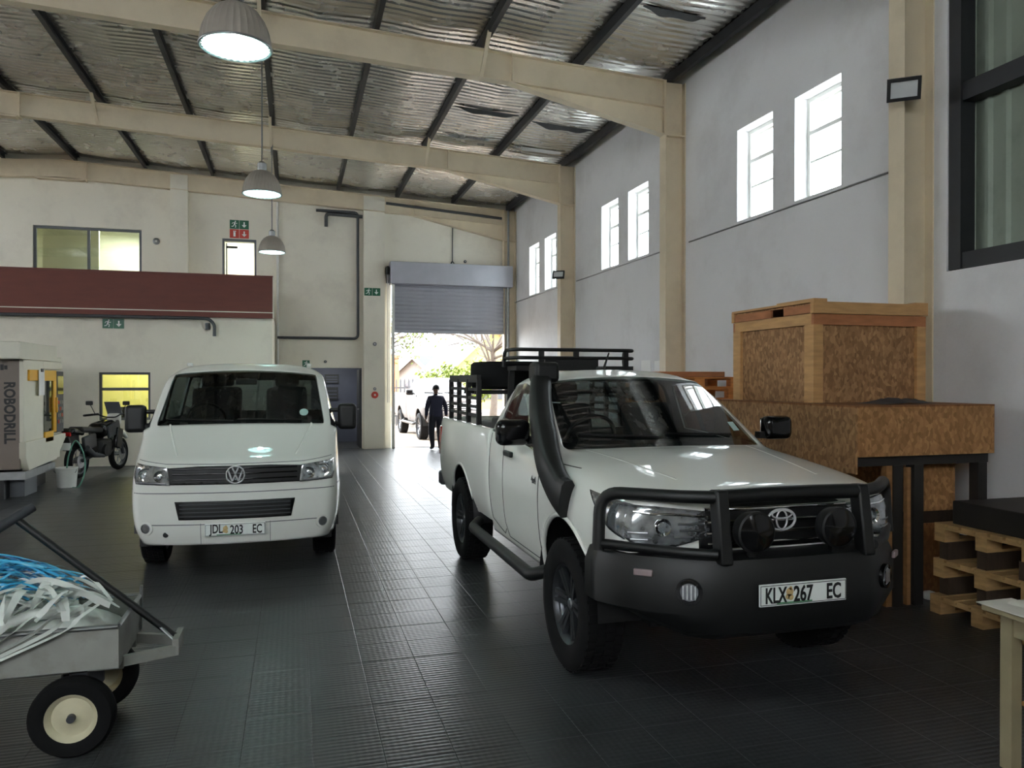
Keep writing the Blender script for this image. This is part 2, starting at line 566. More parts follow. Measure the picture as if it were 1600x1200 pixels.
def wall_mb(axis, a, b, u0, u1, z0, z1, holes):
    """slab between a and b on axis, spanning u and z, with rectangular openings (u0,u1,z0,z1)"""
    us = sorted(set([u0, u1] + [h[0] for h in holes] + [h[1] for h in holes]))
    zs = sorted(set([z0, z1] + [h[2] for h in holes] + [h[3] for h in holes]))
    us = [u for u in us if u0 <= u <= u1]; zs = [z for z in zs if z0 <= z <= z1]
    mb = MB()

    def P(u, z, d):
        return (u, d, z) if axis == 'y' else (d, u, z)

    def solid(i, j):
        if i < 0 or j < 0 or i >= len(us) - 1 or j >= len(zs) - 1: return False
        cu, cz = (us[i] + us[i + 1]) / 2, (zs[j] + zs[j + 1]) / 2
        return not any(h[0] < cu < h[1] and h[2] < cz < h[3] for h in holes)
    for i in range(len(us) - 1):
        for j in range(len(zs) - 1):
            if not solid(i, j): continue
            A, B, C, D = us[i], us[i + 1], zs[j], zs[j + 1]
            mb.add([P(A, C, a), P(B, C, a), P(B, D, a), P(A, D, a)], [(0, 1, 2, 3)])
            mb.add([P(A, C, b), P(B, C, b), P(B, D, b), P(A, D, b)], [(3, 2, 1, 0)])
            if not solid(i - 1, j): mb.add([P(A, C, a), P(A, D, a), P(A, D, b), P(A, C, b)], [(0, 1, 2, 3)])
            if not solid(i + 1, j): mb.add([P(B, C, a), P(B, D, a), P(B, D, b), P(B, C, b)], [(3, 2, 1, 0)])
            if not solid(i, j - 1): mb.add([P(A, C, a), P(B, C, a), P(B, C, b), P(A, C, b)], [(3, 2, 1, 0)])
            if not solid(i, j + 1): mb.add([P(A, D, a), P(B, D, a), P(B, D, b), P(A, D, b)], [(0, 1, 2, 3)])
    return mb


def struct(o):
    return tag(o, kind='structure')


# --- floor: rubber tiles; the 300 that show largest are pieces of their own
TP = .33
floor = MB().box(XL, XR, YF, YB + .25, -.12, -.006).build('floor', MT['floor_base'])
struct(floor)
floor['label'] = 'dark grey ribbed rubber tile floor of the hall'
tv = []
h, e = TP / 2 - .0006, .0035
for (s, z) in ((h, -.0058), (h, -.0010), (h - e, 0.0)):
    tv += [(-s, -s, z), (s, -s, z), (s, s, z), (-s, s, z)]
tf = []
for r in (0, 4):
    for k in range(4):
        l = (k + 1) % 4
        tf.append((r + k, r + l, r + 4 + l, r + 4 + k))
tf.append((8, 9, 10, 11))
tile_me = bpy.data.meshes.new('tile')
tile_me.from_pydata(tv, [], tf)
tile_me.materials.append(MT['floor'])
cy, sy = math.cos(rad(YAW)), math.sin(rad(YAW))
cells = []
nx0, nx1 = math.floor(XL / TP), math.floor(XR / TP)
ny0, ny1 = math.floor(YF / TP), math.floor((YB + .2) / TP)
for i in range(nx0 + 1, nx1):
    for j in range(ny0 + 1, ny1):
        x, y = (i + .5) * TP + .085, (j + .5) * TP
        if x > XR - TP / 2: continue
        zc = x * sy + y * cy; xc = x * cy - y * sy
        vis = zc > 2.6 and abs(xc / zc) < .70
        if y > YM - .1 and x < XM + .1: continue
        if zc < -2 and y < -2: continue
        cells.append((0 if vis else 1, zc, x, y))
cells.sort()
rest = MB()
for n, (hid, zc, x, y) in enumerate(cells):
    if n < 300 and not hid:
        link('tile', tile_me, floor, Vector((x, y, 0)) - LOC[floor.name])
    else:
        rest.add([(x + a, y + b, z) for a, b, z in tv], tf)
fr = rest.build('tiling', MT['floor'], floor, w=True, recalc=False)
fr['kind'] = 'stuff'

# --- right wall with six windows; lower masonry and green sheeting on the near side
WIN = []
for k in range(3):
    o = 4.80 * k
    WIN += [(7.18 + o, 8.00 + o), (8.44 + o, 9.25 + o)]
WZ0, WZ1 = 3.95, 5.19
wr = wall_mb('x', XR, XR + .26, 5.75, YB + .25, 0, 6.62, [(a, b, WZ0, WZ1) for a, b in WIN]).build('wall_right', MT['wall2'])
struct(wr)['label'] = 'tall pale grey wall with three pairs of narrow windows'
lw = MB().box(XR, XR + .26, YF, 5.75, 0, 2.80).build('wall_right_lower', MT['wall2'])
struct(lw)['label'] = 'low white wall under the green metal sheeting'

for n, (a, b) in enumerate(WIN):
    far = ('nearest pair' if n < 2 else 'middle pair' if n < 4 else 'farthest pair')
    which = 'right' if n % 2 == 0 else 'left'
    t = thing('window_%d' % (n + 1), 'narrow white framed window, %s one of the %s on the right wall' % (which, far), None, (XR + .2, (a + b) / 2, WZ0), kind='structure')
    xo = XR + .20
    m = MB()
    fw = .05
    m.box(xo - .02, xo + .03, a, a + fw, WZ0, WZ1).box(xo - .02, xo + .03, b - fw, b, WZ0, WZ1)
    m.box(xo - .02, xo + .03, a + fw, b - fw, WZ0, WZ0 + fw).box(xo - .02, xo + .03, a + fw, b - fw, WZ1 - fw, WZ1)
    zt = WZ1 - .42
    m.box(xo - .02, xo + .03, a + fw, b - fw, zt - .025, zt + .025)
    m.build('window_frame', MT['frame_white'], t, w=True)
    MB().box(xo - .01, xo + .02, a + fw, b - fw, zt - .36, zt - .335).build('glazing_bar', MT['frame_white'], t, w=True)
    MB().box(xo, xo + .004, a + fw, b - fw, zt - .335, zt - .025).build('pane', MT['glass_win'], t, w=True)
    MB().box(xo, xo + .004, a + fw, b - fw, WZ0 + fw, zt - .36).build('pane', MT['glass_win'], t, w=True)
    # top-hung vent, a little open (tilts outwards)
    R = Matrix.Rotation(rad(-12), 3, 'Y')
    hz = WZ1 - fw
    s = MB()
    H = hz - zt - .03
    L = b - a - 2 * fw - .01
    for (cyy, cz, wy, hz2) in ((0, -.015, L, .03), (0, -H + .015, L, .03), (-L / 2 + .015, -H / 2, .03, H - .06), (L / 2 - .015, -H / 2, .03, H - .06)):
        p = R @ Vector((.0, cyy, cz))
        s.cbox(p + Vector((xo + .045, (a + b) / 2, hz)), (.025, wy, hz2), R)
    sash = s.build('vent_sash', MT['frame_white'], t, w=True)
    p = R @ Vector((0, 0, -H / 2))
    MB().cbox(p + Vector((xo + .045, (a + b) / 2, hz)), (.004, L - .06, H - .06), R).build('pane', MT['glass_win'], sash, w=True)

# conduit / plaster ledge line under the sills
m = MB()
for a, b in ((6.3, 10.55), (11.0, 15.4), (15.8, 20.2)):
    m.tube([(XR - .012, a, 3.90), (XR - .012, b, 3.90)], .012, 6)
tag(m.build('wall_conduit', MT['steel'], smooth=60), 'thin grey conduit running along the right wall under the windows', 'conduit')

# green side sheeting (box profile) with girts
m = MB()
ys = []
y = YF
prof = [(0, 0), (.10, 0), (.125, .03), (.155, .03), (.18, 0)]
while y < 5.7:
    for d, o in prof: ys.append((min(y + d, 5.72), o))
    y += .18
vs = []; fs = []
for k, (yy, o) in enumerate(ys):
    vs += [(XR + .20 - o, yy, 2.72), (XR + .20 - o, yy, 6.6)]
    if k: fs.append((2 * k - 2, 2 * k, 2 * k + 1, 2 * k - 1))
m.add(vs, fs)
ws = m.build('wall_right_sheeting', MT['sheet_green'])
struct(ws)['label'] = 'green grey corrugated metal sheeting above the low wall'
md = ws.modifiers.new('solid', 'SOLIDIFY'); md.thickness = .004
for z, lab in ((2.88, 'dark steel rail along the foot of the green sheeting'), (4.42, 'dark steel rail across the middle of the green sheeting'), (5.9, 'dark steel rail near the top of the green sheeting')):
    m = MB().box(XR + .02, XR + .165, YF, 5.74, z - .09, z - .075).box(XR + .02, XR + .035, YF, 5.74, z - .075, z + .06).box(XR + .02, XR + .165, YF, 5.74, z + .06, z + .075)
    tag(m.build('sheeting_rail', MT['purlin']), lab, 'rail', 'rails behind the green sheeting')
m = MB().box(XR + .0, XR + .165, 5.60, 5.73, 2.81, 6.5)
tag(m.build('sheeting_post', MT['purlin']), 'dark upright post at the edge of the green sheeting', 'post')

# --- back wall with roller door, upper office window and door, lobby doorway
RD = (2.46, 5.60, 0.0, 4.30)
UW = (-5.85, -3.53, 4.15, 5.41)
UD = (-1.70, -0.90, 3.20, 5.30)
LD = (0.42, 1.72, 0.0, 2.10)
wb = wall_mb('y', YB, YB + .25, XL, XR, 0, 7.25, [RD, UW, UD, LD]).build('wall_back', MT['wall'])
struct(wb)['label'] = 'cream white back wall with the roller door opening'
# mezzanine block
LW = (-3.88, -2.90, 0.95, 1.95)
wm = wall_mb('y', YM, YM + .18, XL, XM, 0, 3.15, [LW]).build('wall_mezzanine', MT['wall'])
struct(wm)['label'] = 'white wall below the brown parapet'
ms = MB().box(XM - .18, XM, YM + .18, YB, 0, 3.15).build('wall_mezzanine_end', MT['wall'])
struct(ms)['label'] = 'short end wall of the mezzanine block'
sl = MB().box(XL, XM, YM, YB, 3.15, 3.20).build('floor_mezzanine', MT['wall'])
struct(sl)['label'] = 'mezzanine floor slab behind the brown parapet'
pp = thing('parapet', 'long reddish brown parapet of the mezzanine', 'parapet', (-5.2, YM - .05, 3.15))
MB().box(XL, XM + .01, YM - .10, YM + .0, 3.13, 4.02).build('panel', MT['brown'], pp, w=True)
MB().box(XL, XM + .02, YM - .12, YM + .02, 4.02, 4.05).build('capping', MT['brown'], pp, w=True)
MB().box(XL, XM + .03, YM - .115, YM - .10, 3.24, 3.26).build('trim_line', MT['wall'], pp, w=True)
MB().box(XM + .01, XM + .035, YM - .12, YM + .02, 3.13, 4.05).build('end_trim', MT['wall'], pp, w=True)
# left and front walls (behind the camera)
LDO = [(8.5, 17.2, 4.2, 6.2)]  # unseen openings, added to let more sky light into the hall
LWI = []
struct(wall_mb('x', XL - .25, XL, YF, YB, 0, 6.9, LDO + LWI).build('wall_left', MT['wall']))['label'] = 'far left wall of the hall with a long band of added openings under the eaves'
struct(MB().box(-60, XL - .25, YF - 30, YB + .25, -.10, -.02).build('ground_side', MT['concrete']))['label'] = 'concrete ground outside the left wall'
struct(wall_mb('y', YF - .2, YF, XL, XR, 0, 7.25, [(-11.8 + 2.4 * k, -9.9 + 2.4 * k, 3.9, 6.0) for k in range(5)]).build('wall_front', MT['wall']))['label'] = 'wall behind the viewpoint with a row of added high openings'  # openings added out of view for soft light on the vehicle fronts

# --- ceiling: sagging foil over purlins
PX = [5.62, 4.10, 2.60, 1.10, -.40, -1.90, -3.40, -4.90, -6.4, -7.9, -9.4, -10.9, -12.4, -13.9, -15.4]
m = MB()
xs = []
x = 6.08
while x > XL - .05:
    xs.append(x); x -= .25
rng = random.Random(3)
pitch = .145
ny = int((YB + .1 - YF) / (pitch / 4))
sag = {}
for i in range(-1, 14):
    for j in range(40): sag[(i, j)] = rng.uniform(.0, .055)
from mathutils import noise as mnoise
vs = []
for xi, x in enumerate(xs):
    # position between purlins
    d = min(abs(x - p) for p in PX) / .75
    for k in range(ny + 1):
        y = YF + k * (pitch / 4)
        ph = (k % 4)
        cor = (0, .014, .014, 0)[ph]
        nz = mnoise.noise(Vector((x * .9, y * .7, 3)))
        n2 = mnoise.noise(Vector((x * 2.5, y * 5.0, 9)))
        s = max(0, d) * (.03 + .03 * nz) + .006 * n2 * d
        vs.append((x, y, zr(x) + .155 + cor - max(s, -.03)))
fs = []
w = ny + 1
for i in range(len(xs) - 1):
    for k in range(ny):
        fs.append((i * w + k, i * w + k + 1, (i + 1) * w + k + 1, (i + 1) * w + k))
m.add(vs, fs)
ceil = m.build('ceiling', MT['foil'], recalc=False)
struct(ceil)['label'] = 'silver foil insulation under the roof sheeting'
# torn and drooping strips of foil
for (x0, x1, y0, dz) in ((2.75, 3.95, 13.4, .085), (4.25, 5.45, 13.6, .10), (2.7, 4.0, 14.9, .05), (4.2, 5.5, 12.6, .04), (4.3, 5.2, 9.0, .085), (4.25, 5.0, 8.1, .06), (4.2, 5.5, 15.1, .07)):
    m = MB()
    n = 14
    for k in range(n + 1):
        t = k / n
        x = x0 + (x1 - x0) * t
        s = math.sin(PI * t) * (1 + .3 * math.sin(9 * t))
        z = zr(x) + .12
        m.v += [(x, y0 - .015, z), (x + .02 * math.sin(11 * t), y0 + .05 * s, z - dz * s), (x, y0 + .09 * s + .01, z - .01)]
        if k:
            b = 3 * k
            m.f += [(b - 3, b, b + 1, b - 2), (b - 2, b + 1, b + 2, b - 1)]
    m.build('torn_strip', MT['tear'] if dz > .08 else MT['foil'], ceil, w=True, smooth=60)

# purlins: dark lipped channels running the length of the hall
ordn = ['against the right wall', 'second from the right wall', 'third from the right wall', 'fourth from the right wall', 'above the row of lamps', 'first left of the row of lamps', 'second left of the row of lamps', 'third left of the row of lamps', 'fourth left of the row of lamps', 'fifth left of the row of lamps', 'sixth left of the row of lamps', 'seventh left of the row of lamps', 'eighth left of the row of lamps', 'ninth left of the row of lamps', 'tenth left of the row of lamps']
for x, lab in zip(PX, ordn):
    z = zr(x)
    m = MB().box(x - .03, x - .015, YF, YB, z, z + .15).box(x - .015, x + .04, YF, YB, z, z + .015).box(x - .015, x + .04, YF, YB, z + .135, z + .15)
    tag(m.build('purlin', MT['purlin']), 'long dark roof purlin, ' + lab, 'purlin', 'roof purlins')

# rafters: cream I-beams with haunches, ends, stiffener plates and fly braces
fl = .16
names = ['against the back wall', 'second from the back wall', 'third from the back wall', 'above the near column with the floodlight', 'just overhead', 'behind the viewpoint']
for y, lab in zip(BAYS, names):
    t = thing('rafter', 'cream steel roof beam ' + lab, 'roof beam', (XR - .35, y, 5.5), group='cream roof beams')
    dep = .40
    xa, xh, xc = RIDGE, 3.06, XR - .34
    for sgn in (1,):
        m = MB()
        m.prism([(xa, zr(xa) - .015), (xc, zr(xc) - .015), (xc, zr(xc) - dep), (xa, zr(xa) - dep)], 'y', y - .006, y + .006)
        m.prism([(xa, zr(xa)), (xc, zr(xc)), (xc, zr(xc) - .015), (xa, zr(xa) - .015)], 'y', y - fl / 2, y + fl / 2)
        m.prism([(xa, zr(xa) - dep), (xc, zr(xc) - dep), (xc, zr(xc) - dep - .015), (xa, zr(xa) - dep - .015)], 'y', y - fl / 2, y + fl / 2)
        m.build('beam', MT['cream'], t, w=True)
    m = MB()
    zb = 5.56
    m.prism([(xh, zr(xh) - dep - .015), (xc, zr(xc) - dep - .015), (xc, zb + .015)], 'y', y - .006, y + .006)
    m.prism([(xh, zr(xh) - dep - .015), (xc, zb + .015), (xc, zb), (xh - .06, zr(xh) - dep - .017)], 'y', y - fl / 2, y + fl / 2)
    m.build('haunch', MT['cream'], t, w=True)
    m = MB()
    m.prism([(xc - .014, zr(xc) - .01), (xc + .0, zr(xc) - .01), (xc + .0, zb), (xc - .014, zb)], 'y', y - fl / 2 - .004, y + fl / 2 + .004)
    m.build('end_plate', MT['cream'], t, w=True)
    m = MB()
    m.prism([(xh - .012, zr(xh) - .01), (xh + .012, zr(xh) - .01), (xh + .012, zr(xh) - dep), (xh - .012, zr(xh) - dep)], 'y', y - fl / 2 + .004, y + fl / 2 - .004)
    m.build('stiffener', MT['cream'], t, w=True)
    # left slope and apex haunch
    m = MB()
    xe = XL + .02
    m.prism([(xa, zr(xa)), (xe, zr(xe)), (xe, zr(xe) - dep), (xa, zr(xa) - dep)], 'y', y - .006, y + .006)
    m.prism([(xa, zr(xa) - dep), (xe, zr(xe) - dep), (xe, zr(xe) - dep - .015), (xa, zr(xa) - dep - .015)], 'y', y - fl / 2, y + fl / 2)
    m.prism([(-4.69, zr(-4.69) - dep - .015), (-4.75, zr(-4.75) - dep - .05), (-5.7, zr(-5.7) - dep - .05), (-5.76, zr(-5.76) - dep - .015)], 'y', y - fl / 2, y + fl / 2)
    m.build('far_beam', MT['cream'], t, w=True)
    MB().box(-4.70, -4.675, y - fl / 2 - .004, y + fl / 2 + .004, zr(-4.7) - dep - .05, zr(-4.7) - .01).build('apex_plate', MT['cream'], t, w=True)
    if y < 20:
        for px in (2.60, -.40, -3.40):
            MB().bar((px - .02, y - .09, zr(px) - dep - .01), (px - .02, y - .58, zr(px) + .02), .05, .05).build('fly_brace', MT['cream'], t, w=True)

# columns on the right wall
for y, lab in zip(BAYS, ['in the far corner beside the roller door', 'second from the far corner', 'third from the far corner', 'nearest one, carrying the floodlight', 'beside the viewpoint', 'behind the viewpoint']):
    t = thing('column', 'cream steel column on the right wall, ' + lab, 'column', (XR - .17, y, 0), group='cream columns on the right wall')
    hx = XR - .34
    m = MB().box(hx, hx + .016, y - .10, y + .10, 0, zr(hx) - .01).box(hx + .016, XR - .016, y - .006, y + .006, 0, zr(hx) - .01).box(XR - .016, XR - .0, y - .10, y + .10, 0, zr(hx) - .03)
    m.build('shaft', MT['cream'], t, w=True)
    MB().box(hx - .001, XR, y - .098, y + .098, 5.54, 5.56).build('cap_plate', MT['cream'], t, w=True)
    MB().box(hx - .03, XR, y - .13, y + .13, 0, .02).build('base_plate', MT['cream'], t, w=True)

# pilasters on the back wall
tag(MB().box(1.74, 2.28, YB - .16, YB - .001, 0, 6.55).build('pilaster', MT['wall']), 'white pilaster left of the roller door', 'pilaster')
tag(MB().box(-2.86, -2.47, YB - .22, YB - .001, 3.2, 6.75).build('pilaster', MT['wall']), 'white pilaster between the upper office window and the upper door', 'pilaster')
# beam bearing strip on top of back wall
# --- roller door
t = thing('door_1', 'half open silver roller shutter door in the back wall', None, (4.03, YB - .15, 3.08), kind='structure')
m = MB().box(2.40, 5.68, YB - .42, YB - .02, 4.28, 4.85)
m.build('hood_box', MT['silver_sheet'], t, w=True, bevel=.01)
pc = .105
zc = 3.10
sm = MB()
sp = []
for k in range(7):
    a = PI * k / 6
    sp.append((-.018 * math.sin(a), pc * k / 6 * .9))
vs = []
for (o, z) in sp: vs += [(-1.5, o, z), (1.5, o, z)]
vs += [(-1.5, 0, pc), (1.5, 0, pc)]
sm.add(vs, [(2 * k, 2 * k + 1, 2 * k + 3, 2 * k + 2) for k in range(len(vs) // 2 - 1)])
first = None
k = 0
while zc < 4.28:
    if first is None:
        first = sm.build('slat', MT['silver_sheet'], t, smooth=60)
        o = first
    else:
        o = link('slat', first.data, t)
    o.location = Vector((4.03, YB - .16, zc)) - LOC[t.name]
    zc += pc; k += 1
MB().box(2.53, 5.53, YB - .185, YB - .135, 3.02, 3.10).build('bottom_rail', MT['silver_sheet'], t, w=True, bevel=.005)
MB().box(2.46, 2.53, YB - .22, YB - .10, 0, 4.28).build('guide', MT['frame_white'], t, w=True)
MB().box(5.53, 5.60, YB - .22, YB - .10, 0, 4.28).build('guide', MT['frame_white'], t, w=True)
m = MB().lathe([(.0, 2.30), (.10, 2.30), (.12, 2.33), (.12, 2.37), (.10, 2.395), (0, 2.395)], 20, (0, YB - .25, 4.62), 'x')
m.box(2.31, 2.39, YB - .32, YB - .18, 4.30, 4.6)
m.build('chain_hoist', MT['black_plastic'], t, w=True)
m = MB()
m.tube([(2.33, YB - .33, 4.5), (2.33, YB - .33, 1.2)], .007, 5).tube([(2.37, YB - .33, 4.5), (2.37, YB - .33, 1.2)], .007, 5)
m.build('chain', MT['steel'], t, w=True)
# jamb linings either side of the opening
tag(MB().box(5.60, 5.82, YB - .05, YB - .001, 0, 4.28).build('door_jamb', MT['wall']), 'narrow plastered jamb right of the roller door', 'jamb')

# --- upper office window, door and rooms behind
t = thing('window_7', 'wide two pane office window above the brown parapet', None, (-4.69, YB + .08, 4.15), kind='structure')
x0, x1, z0, z1 = UW
m = MB()
for a, b in ((x0, x0 + .06), (-4.72, -4.66), (x1 - .06, x1)):
    m.box(a, b, YB + .05, YB + .10, z0, z1)
for a, b in ((x0 + .06, -4.72), (-4.66, x1 - .06)):
    m.box(a, b, YB + .05, YB + .10, z0, z0 + .06).box(a, b, YB + .05, YB + .10, z1 - .06, z1)
m.build('window_frame', MT['grey_paint'], t, w=True)
MB().box(x0 + .06, -4.72, YB + .07, YB + .075, z0 + .06, z1 - .06).build('pane', MT['glass_office'], t, w=True)
MB().box(-4.66, x1 - .06, YB + .07, YB + .075, z0 + .06, z1 - .06).build('pane', MT['glass_office'], t, w=True)
t = thing('door_2', 'open upper doorway with grey frame above the parapet', None, (-1.3, YB + .1, 3.2), kind='structure')
x0, x1, z0, z1 = UD
MB().box(x0, x0 + .05, YB, YB + .2, z0, z1).box(x1 - .05, x1, YB, YB + .2, z0, z1).box(x0 + .05, x1 - .05, YB, YB + .2, z1 - .06, z1).build('door_frame', MT['grey_paint'], t, w=True)
MB().box(x0 + .06, x0 + .10, YB + .25, YB + .95, z0 + .01, z1 - .07).build('door_leaf', MT['frame_white'], t, w=True)
m = MB().box(x0 + .08, x0 + .34, YB + .20, YB + .245, z1 - .20, z1 - .15)
m.build('door_closer', MT['dark_grey'], t, w=True)


def room(name, label, x0, x1, y0, y1, z0, z1, mat, fmat):
    m = MB()
    for b in ((x0, x1, y1, y1 + .1, z0, z1), (x0 - .1, x0, y0, y1, z0, z1), (x1, x1 + .1, y0, y1, z0, z1), (x0 - .1, x1 + .1, y0, y1 + .1, z1, z1 + .1)):
        m.box(*b)
    struct(m.build('wall_' + name, mat))['label'] = label
    struct(MB().box(x0 - .1, x1 + .1, y0, y1 + .1, z0 - .1, z0).build('floor_' + name, fmat))['label'] = 'floor of the ' + name.replace('_', ' ')


room('upper_office', 'cream walls of the upper office', -7.2, -2.4, YB + .25, YB + 3.2, 3.2, 5.9, MT['cream_room'], MT['grey_paint'])
room('upper_landing', 'white walls beyond the upper doorway', -2.1, -.3, YB + .25, YB + 2.6, 3.2, 5.9, MT['cream_room'], MT['grey_paint'])
room('lobby', 'grey walls of the dark lobby', -.1, 2.0, YB + .25, YB + 2.4, 0.0, 2.6, MT['lobby'], MT['dark_grey'])


def tube_light(loc, label, l=1.2, p=20):
    t = thing('fluorescent_light', label, 'ceiling light', loc)
    MB().box(-l / 2, l / 2, -.08, .08, -.05, 0).build('housing', MT['frame_white'], t)
    MB().tube([(-l / 2 + .03, 0, -.07), (l / 2 - .03, 0, -.07)], .018, 8).build('tube', MT['tube_light'], t)
    d = bpy.data.lights.new('tube_glow', 'AREA'); d.shape = 'RECTANGLE'; d.size = l; d.size_y = .1; d.energy = p; d.color = (1, 1, .92)
    o = bpy.data.objects.new('tube_glow', d); col.objects.link(o); o.parent = t; o.location = (0, 0, -.10)


tube_light((-4.3, YB + 2.2, 5.9), 'fluorescent batten on the upper office ceiling', p=50)
tube_light((.9, YB + 1.3, 2.6), 'added fluorescent batten on the lobby ceiling', .8, 10)  # lamp added only to lift the lobby out of black
tube_light((-1.3, YB + 1.4, 5.9), 'fluorescent batten beyond the upper doorway', 1.0, 60)
# partition and monitors in the upper office
struct(MB().box(-6.2, -4.9, YB + 2.0, YB + 2.1, 3.2, 5.9).build('wall_upper_partition', MT['cream_room']))['label'] = 'partition seen through the upper office window'


def monitor(loc, label, group=None, rotz=0):
    t = thing('monitor', label, 'monitor', loc, rotz, group)
    MB().box(-.26, .26, -.02, .02, .12, .45).build('screen', MT['black_plastic'], t, bevel=.006)
    MB().box(-.03, .03, -.0, .05, .02, .2).build('stand', MT['black_plastic'], t)
    MB().box(-.12, .12, -.08, .1, 0, .02).build('foot', MT['black_plastic'], t)


td = thing('office_desk', 'desk under the upper office window', 'desk', (-4.7, YB + .7, 3.2))
MB().box(-1.0, 1.0, -.35, .35, .72, .75).build('desk_top', MT['frame_white'], td)
for sx in (-.95, .95):
    for s2 in (-.3, .3):
        MB().box(sx - .02, sx + .02, s2 - .02, s2 + .02, 0, .72).build('leg', MT['dark_grey'], td)
monitor((-4.98, YB + .7, 3.95), 'left one of two black monitors behind the upper window', 'monitors in the upper office')
monitor((-4.42, YB + .7, 3.95), 'right one of two black monitors behind the upper window', 'monitors in the upper office')

# lower office behind the mezzanine wall
struct(MB().box(XL, XM - .2, YB - .25, YB - .2, 0, 3.1).build('wall_lower_office', MT['yellow_room']))['label'] = 'yellow wall of the lower office'
struct(MB().box(-2.3, -2.2, YM + .19, YB - .26, 0, 3.1).build('wall_lower_office_side', MT['yellow_room']))['label'] = 'yellow side wall of the lower office'
tube_light((-3.4, 19.0, 3.14), 'fluorescent batten on the lower office ceiling', 1.2, 45)
t = thing('window_8', 'office window with yellow room behind, between the machine and the van', None, (-3.39, YM + .09, .95), kind='structure')
x0, x1, z0, z1 = LW
m = MB()
m.box(x0, x0 + .05, YM + .06, YM + .12, z0, z1).box(x1 - .05, x1, YM + .06, YM + .12, z0, z1)
m.box(x0 + .05, x1 - .05, YM + .06, YM + .12, z0, z0 + .05).box(x0 + .05, x1 - .05, YM + .06, YM + .12, z1 - .05, z1)
m.build('window_frame', MT['grey_paint'], t, w=True)
MB().box(x0 + .05, x1 - .05, YM + .06, YM + .12, z1 - .38, z1 - .32).build('transom', MT['grey_paint'], t, w=True)
MB().box(x0 + .05, x1 - .05, YM + .085, YM + .09, z1 - .32, z1 - .05).build('pane', MT['glass_office'], t, w=True)
MB().box(x0 + .05, x1 - .05, YM + .085, YM + .09, z0 + .05, z1 - .38).build('pane', MT['glass_office'], t, w=True)
td = thing('office_desk', 'desk behind the lower office window', 'desk', (-3.4, 18.6, 0))
MB().box(-.7, .7, -.35, .35, .72, .75).build('desk_top', MT['frame_white'], td)
for sx in (-.65, .65):
    for s2 in (-.3, .3):
        MB().box(sx - .02, sx + .02, s2 - .02, s2 + .02, 0, .72).build('leg', MT['dark_grey'], td)
monitor((-3.45, 18.55, .75), 'black monitor on the desk in the yellow office')

# lobby contents
t = thing('lobby_door', 'dark grey inner door at the right of the dark lobby', 'door', (1.62, YB + 1.2, 0))
MB().box(1.66, 1.71, YB + .26, YB + 1.1, .01, 2.06).build('leaf', MT['dark_grey'], t, w=True)
MB().box(1.62, 1.66, YB + .34, YB + .44, 1.0, 1.03).build('handle', MT['steel'], t, w=True)
for i, (x, z, wd, hh, lab) in enumerate(((.62, 1.80, .34, .30, 'upper left'), (1.05, 1.82, .40, .26, 'upper right'), (.62, 1.36, .34, .40, 'lower left'), (1.05, 1.40, .36, .36, 'lower right'))):
    t = thing('notice_board', 'dark framed notice on the lobby wall, ' + lab + ' of four', 'notice', (x, YB + 2.36, z - hh / 2), group='notices in the lobby')
    MB().box(x - wd / 2, x + wd / 2, YB + 2.36, YB + 2.39, z - hh / 2, z + hh / 2).build('frame', MT['dark_grey'], t, w=True)
    for j in range(3):
        MB().box(x - wd * .4, x + wd * .4, YB + 2.352, YB + 2.36, z - hh * .38 + j * hh * .27, z - hh * .38 + j * hh * .27 + .03).build('sheet', MT['lobby'], t, w=True)

# --- pipes on the walls
m = MB()
y = YB - .06
m.tube(bend([(.55, y, 6.12), (1.60, y, 6.12), (1.60, y, 2.86), (-.40, y, 2.86)], .12), .035, 10)
p1 = m.build('wall_pipe', MT['pipe'], smooth=60)
tag(p1, 'dark pipe dropping down the back wall left of the pilaster', 'pipe')
tag(MB().tube(bend([(1.72, y - .0, 6.02), (.80, y, 6.05), (.80, y, 5.72)], .1), .045, 10).build('wall_pipe', MT['pipe'], smooth=60), 'short dark downpipe stub high on the back wall', 'pipe')
y = YM - .16
tag(MB().tube(bend([(XL + .1, y, 3.10), (-1.75, y, 3.10), (-1.62, y, 2.98), (-1.62, y, 2.72)], .1), .035, 10).build('wall_pipe', MT['pipe'], smooth=60), 'grey pipe running under the brown parapet', 'pipe')
tag(MB().tube([(-1.76, y + .04, 2.86), (-1.76, y + .04, 3.0)], .05, 10).build('pipe_valve', MT['pipe'], smooth=60), 'round valve beside the bent end of the parapet pipe', 'valve')
tag(MB().tube([(XM + .06, YB - .04, 0.0), (XM + .06, YB - .04, 6.6)], .03, 8).build('wall_pipe', MT['frame_white'], smooth=60), 'white vertical pipe at the end of the mezzanine', 'pipe')
tag(MB().tube([(4.1, YB - .03, 6.4), (4.1, YB - .03, 4.9)], .012, 6).build('cable', MT['pipe'], smooth=60), 'thin cable hanging down above the roller door', 'cable')
tag(MB().tube(bend([(5.58, YB - .30, 6.35), (5.58, YB - .30, 0.0)], .1), .03, 8).build('wall_pipe', MT['steel'], smooth=60), 'slim vertical pipe in the far right corner', 'pipe')
tag(MB().tube(bend([(2.3, YB - .28, 6.36), (5.4, YB - .28, 6.14)], .1), .035, 8).build('wall_pipe', MT['pipe'], smooth=60), 'dark pipe along the top of the wall above the roller door', 'pipe')

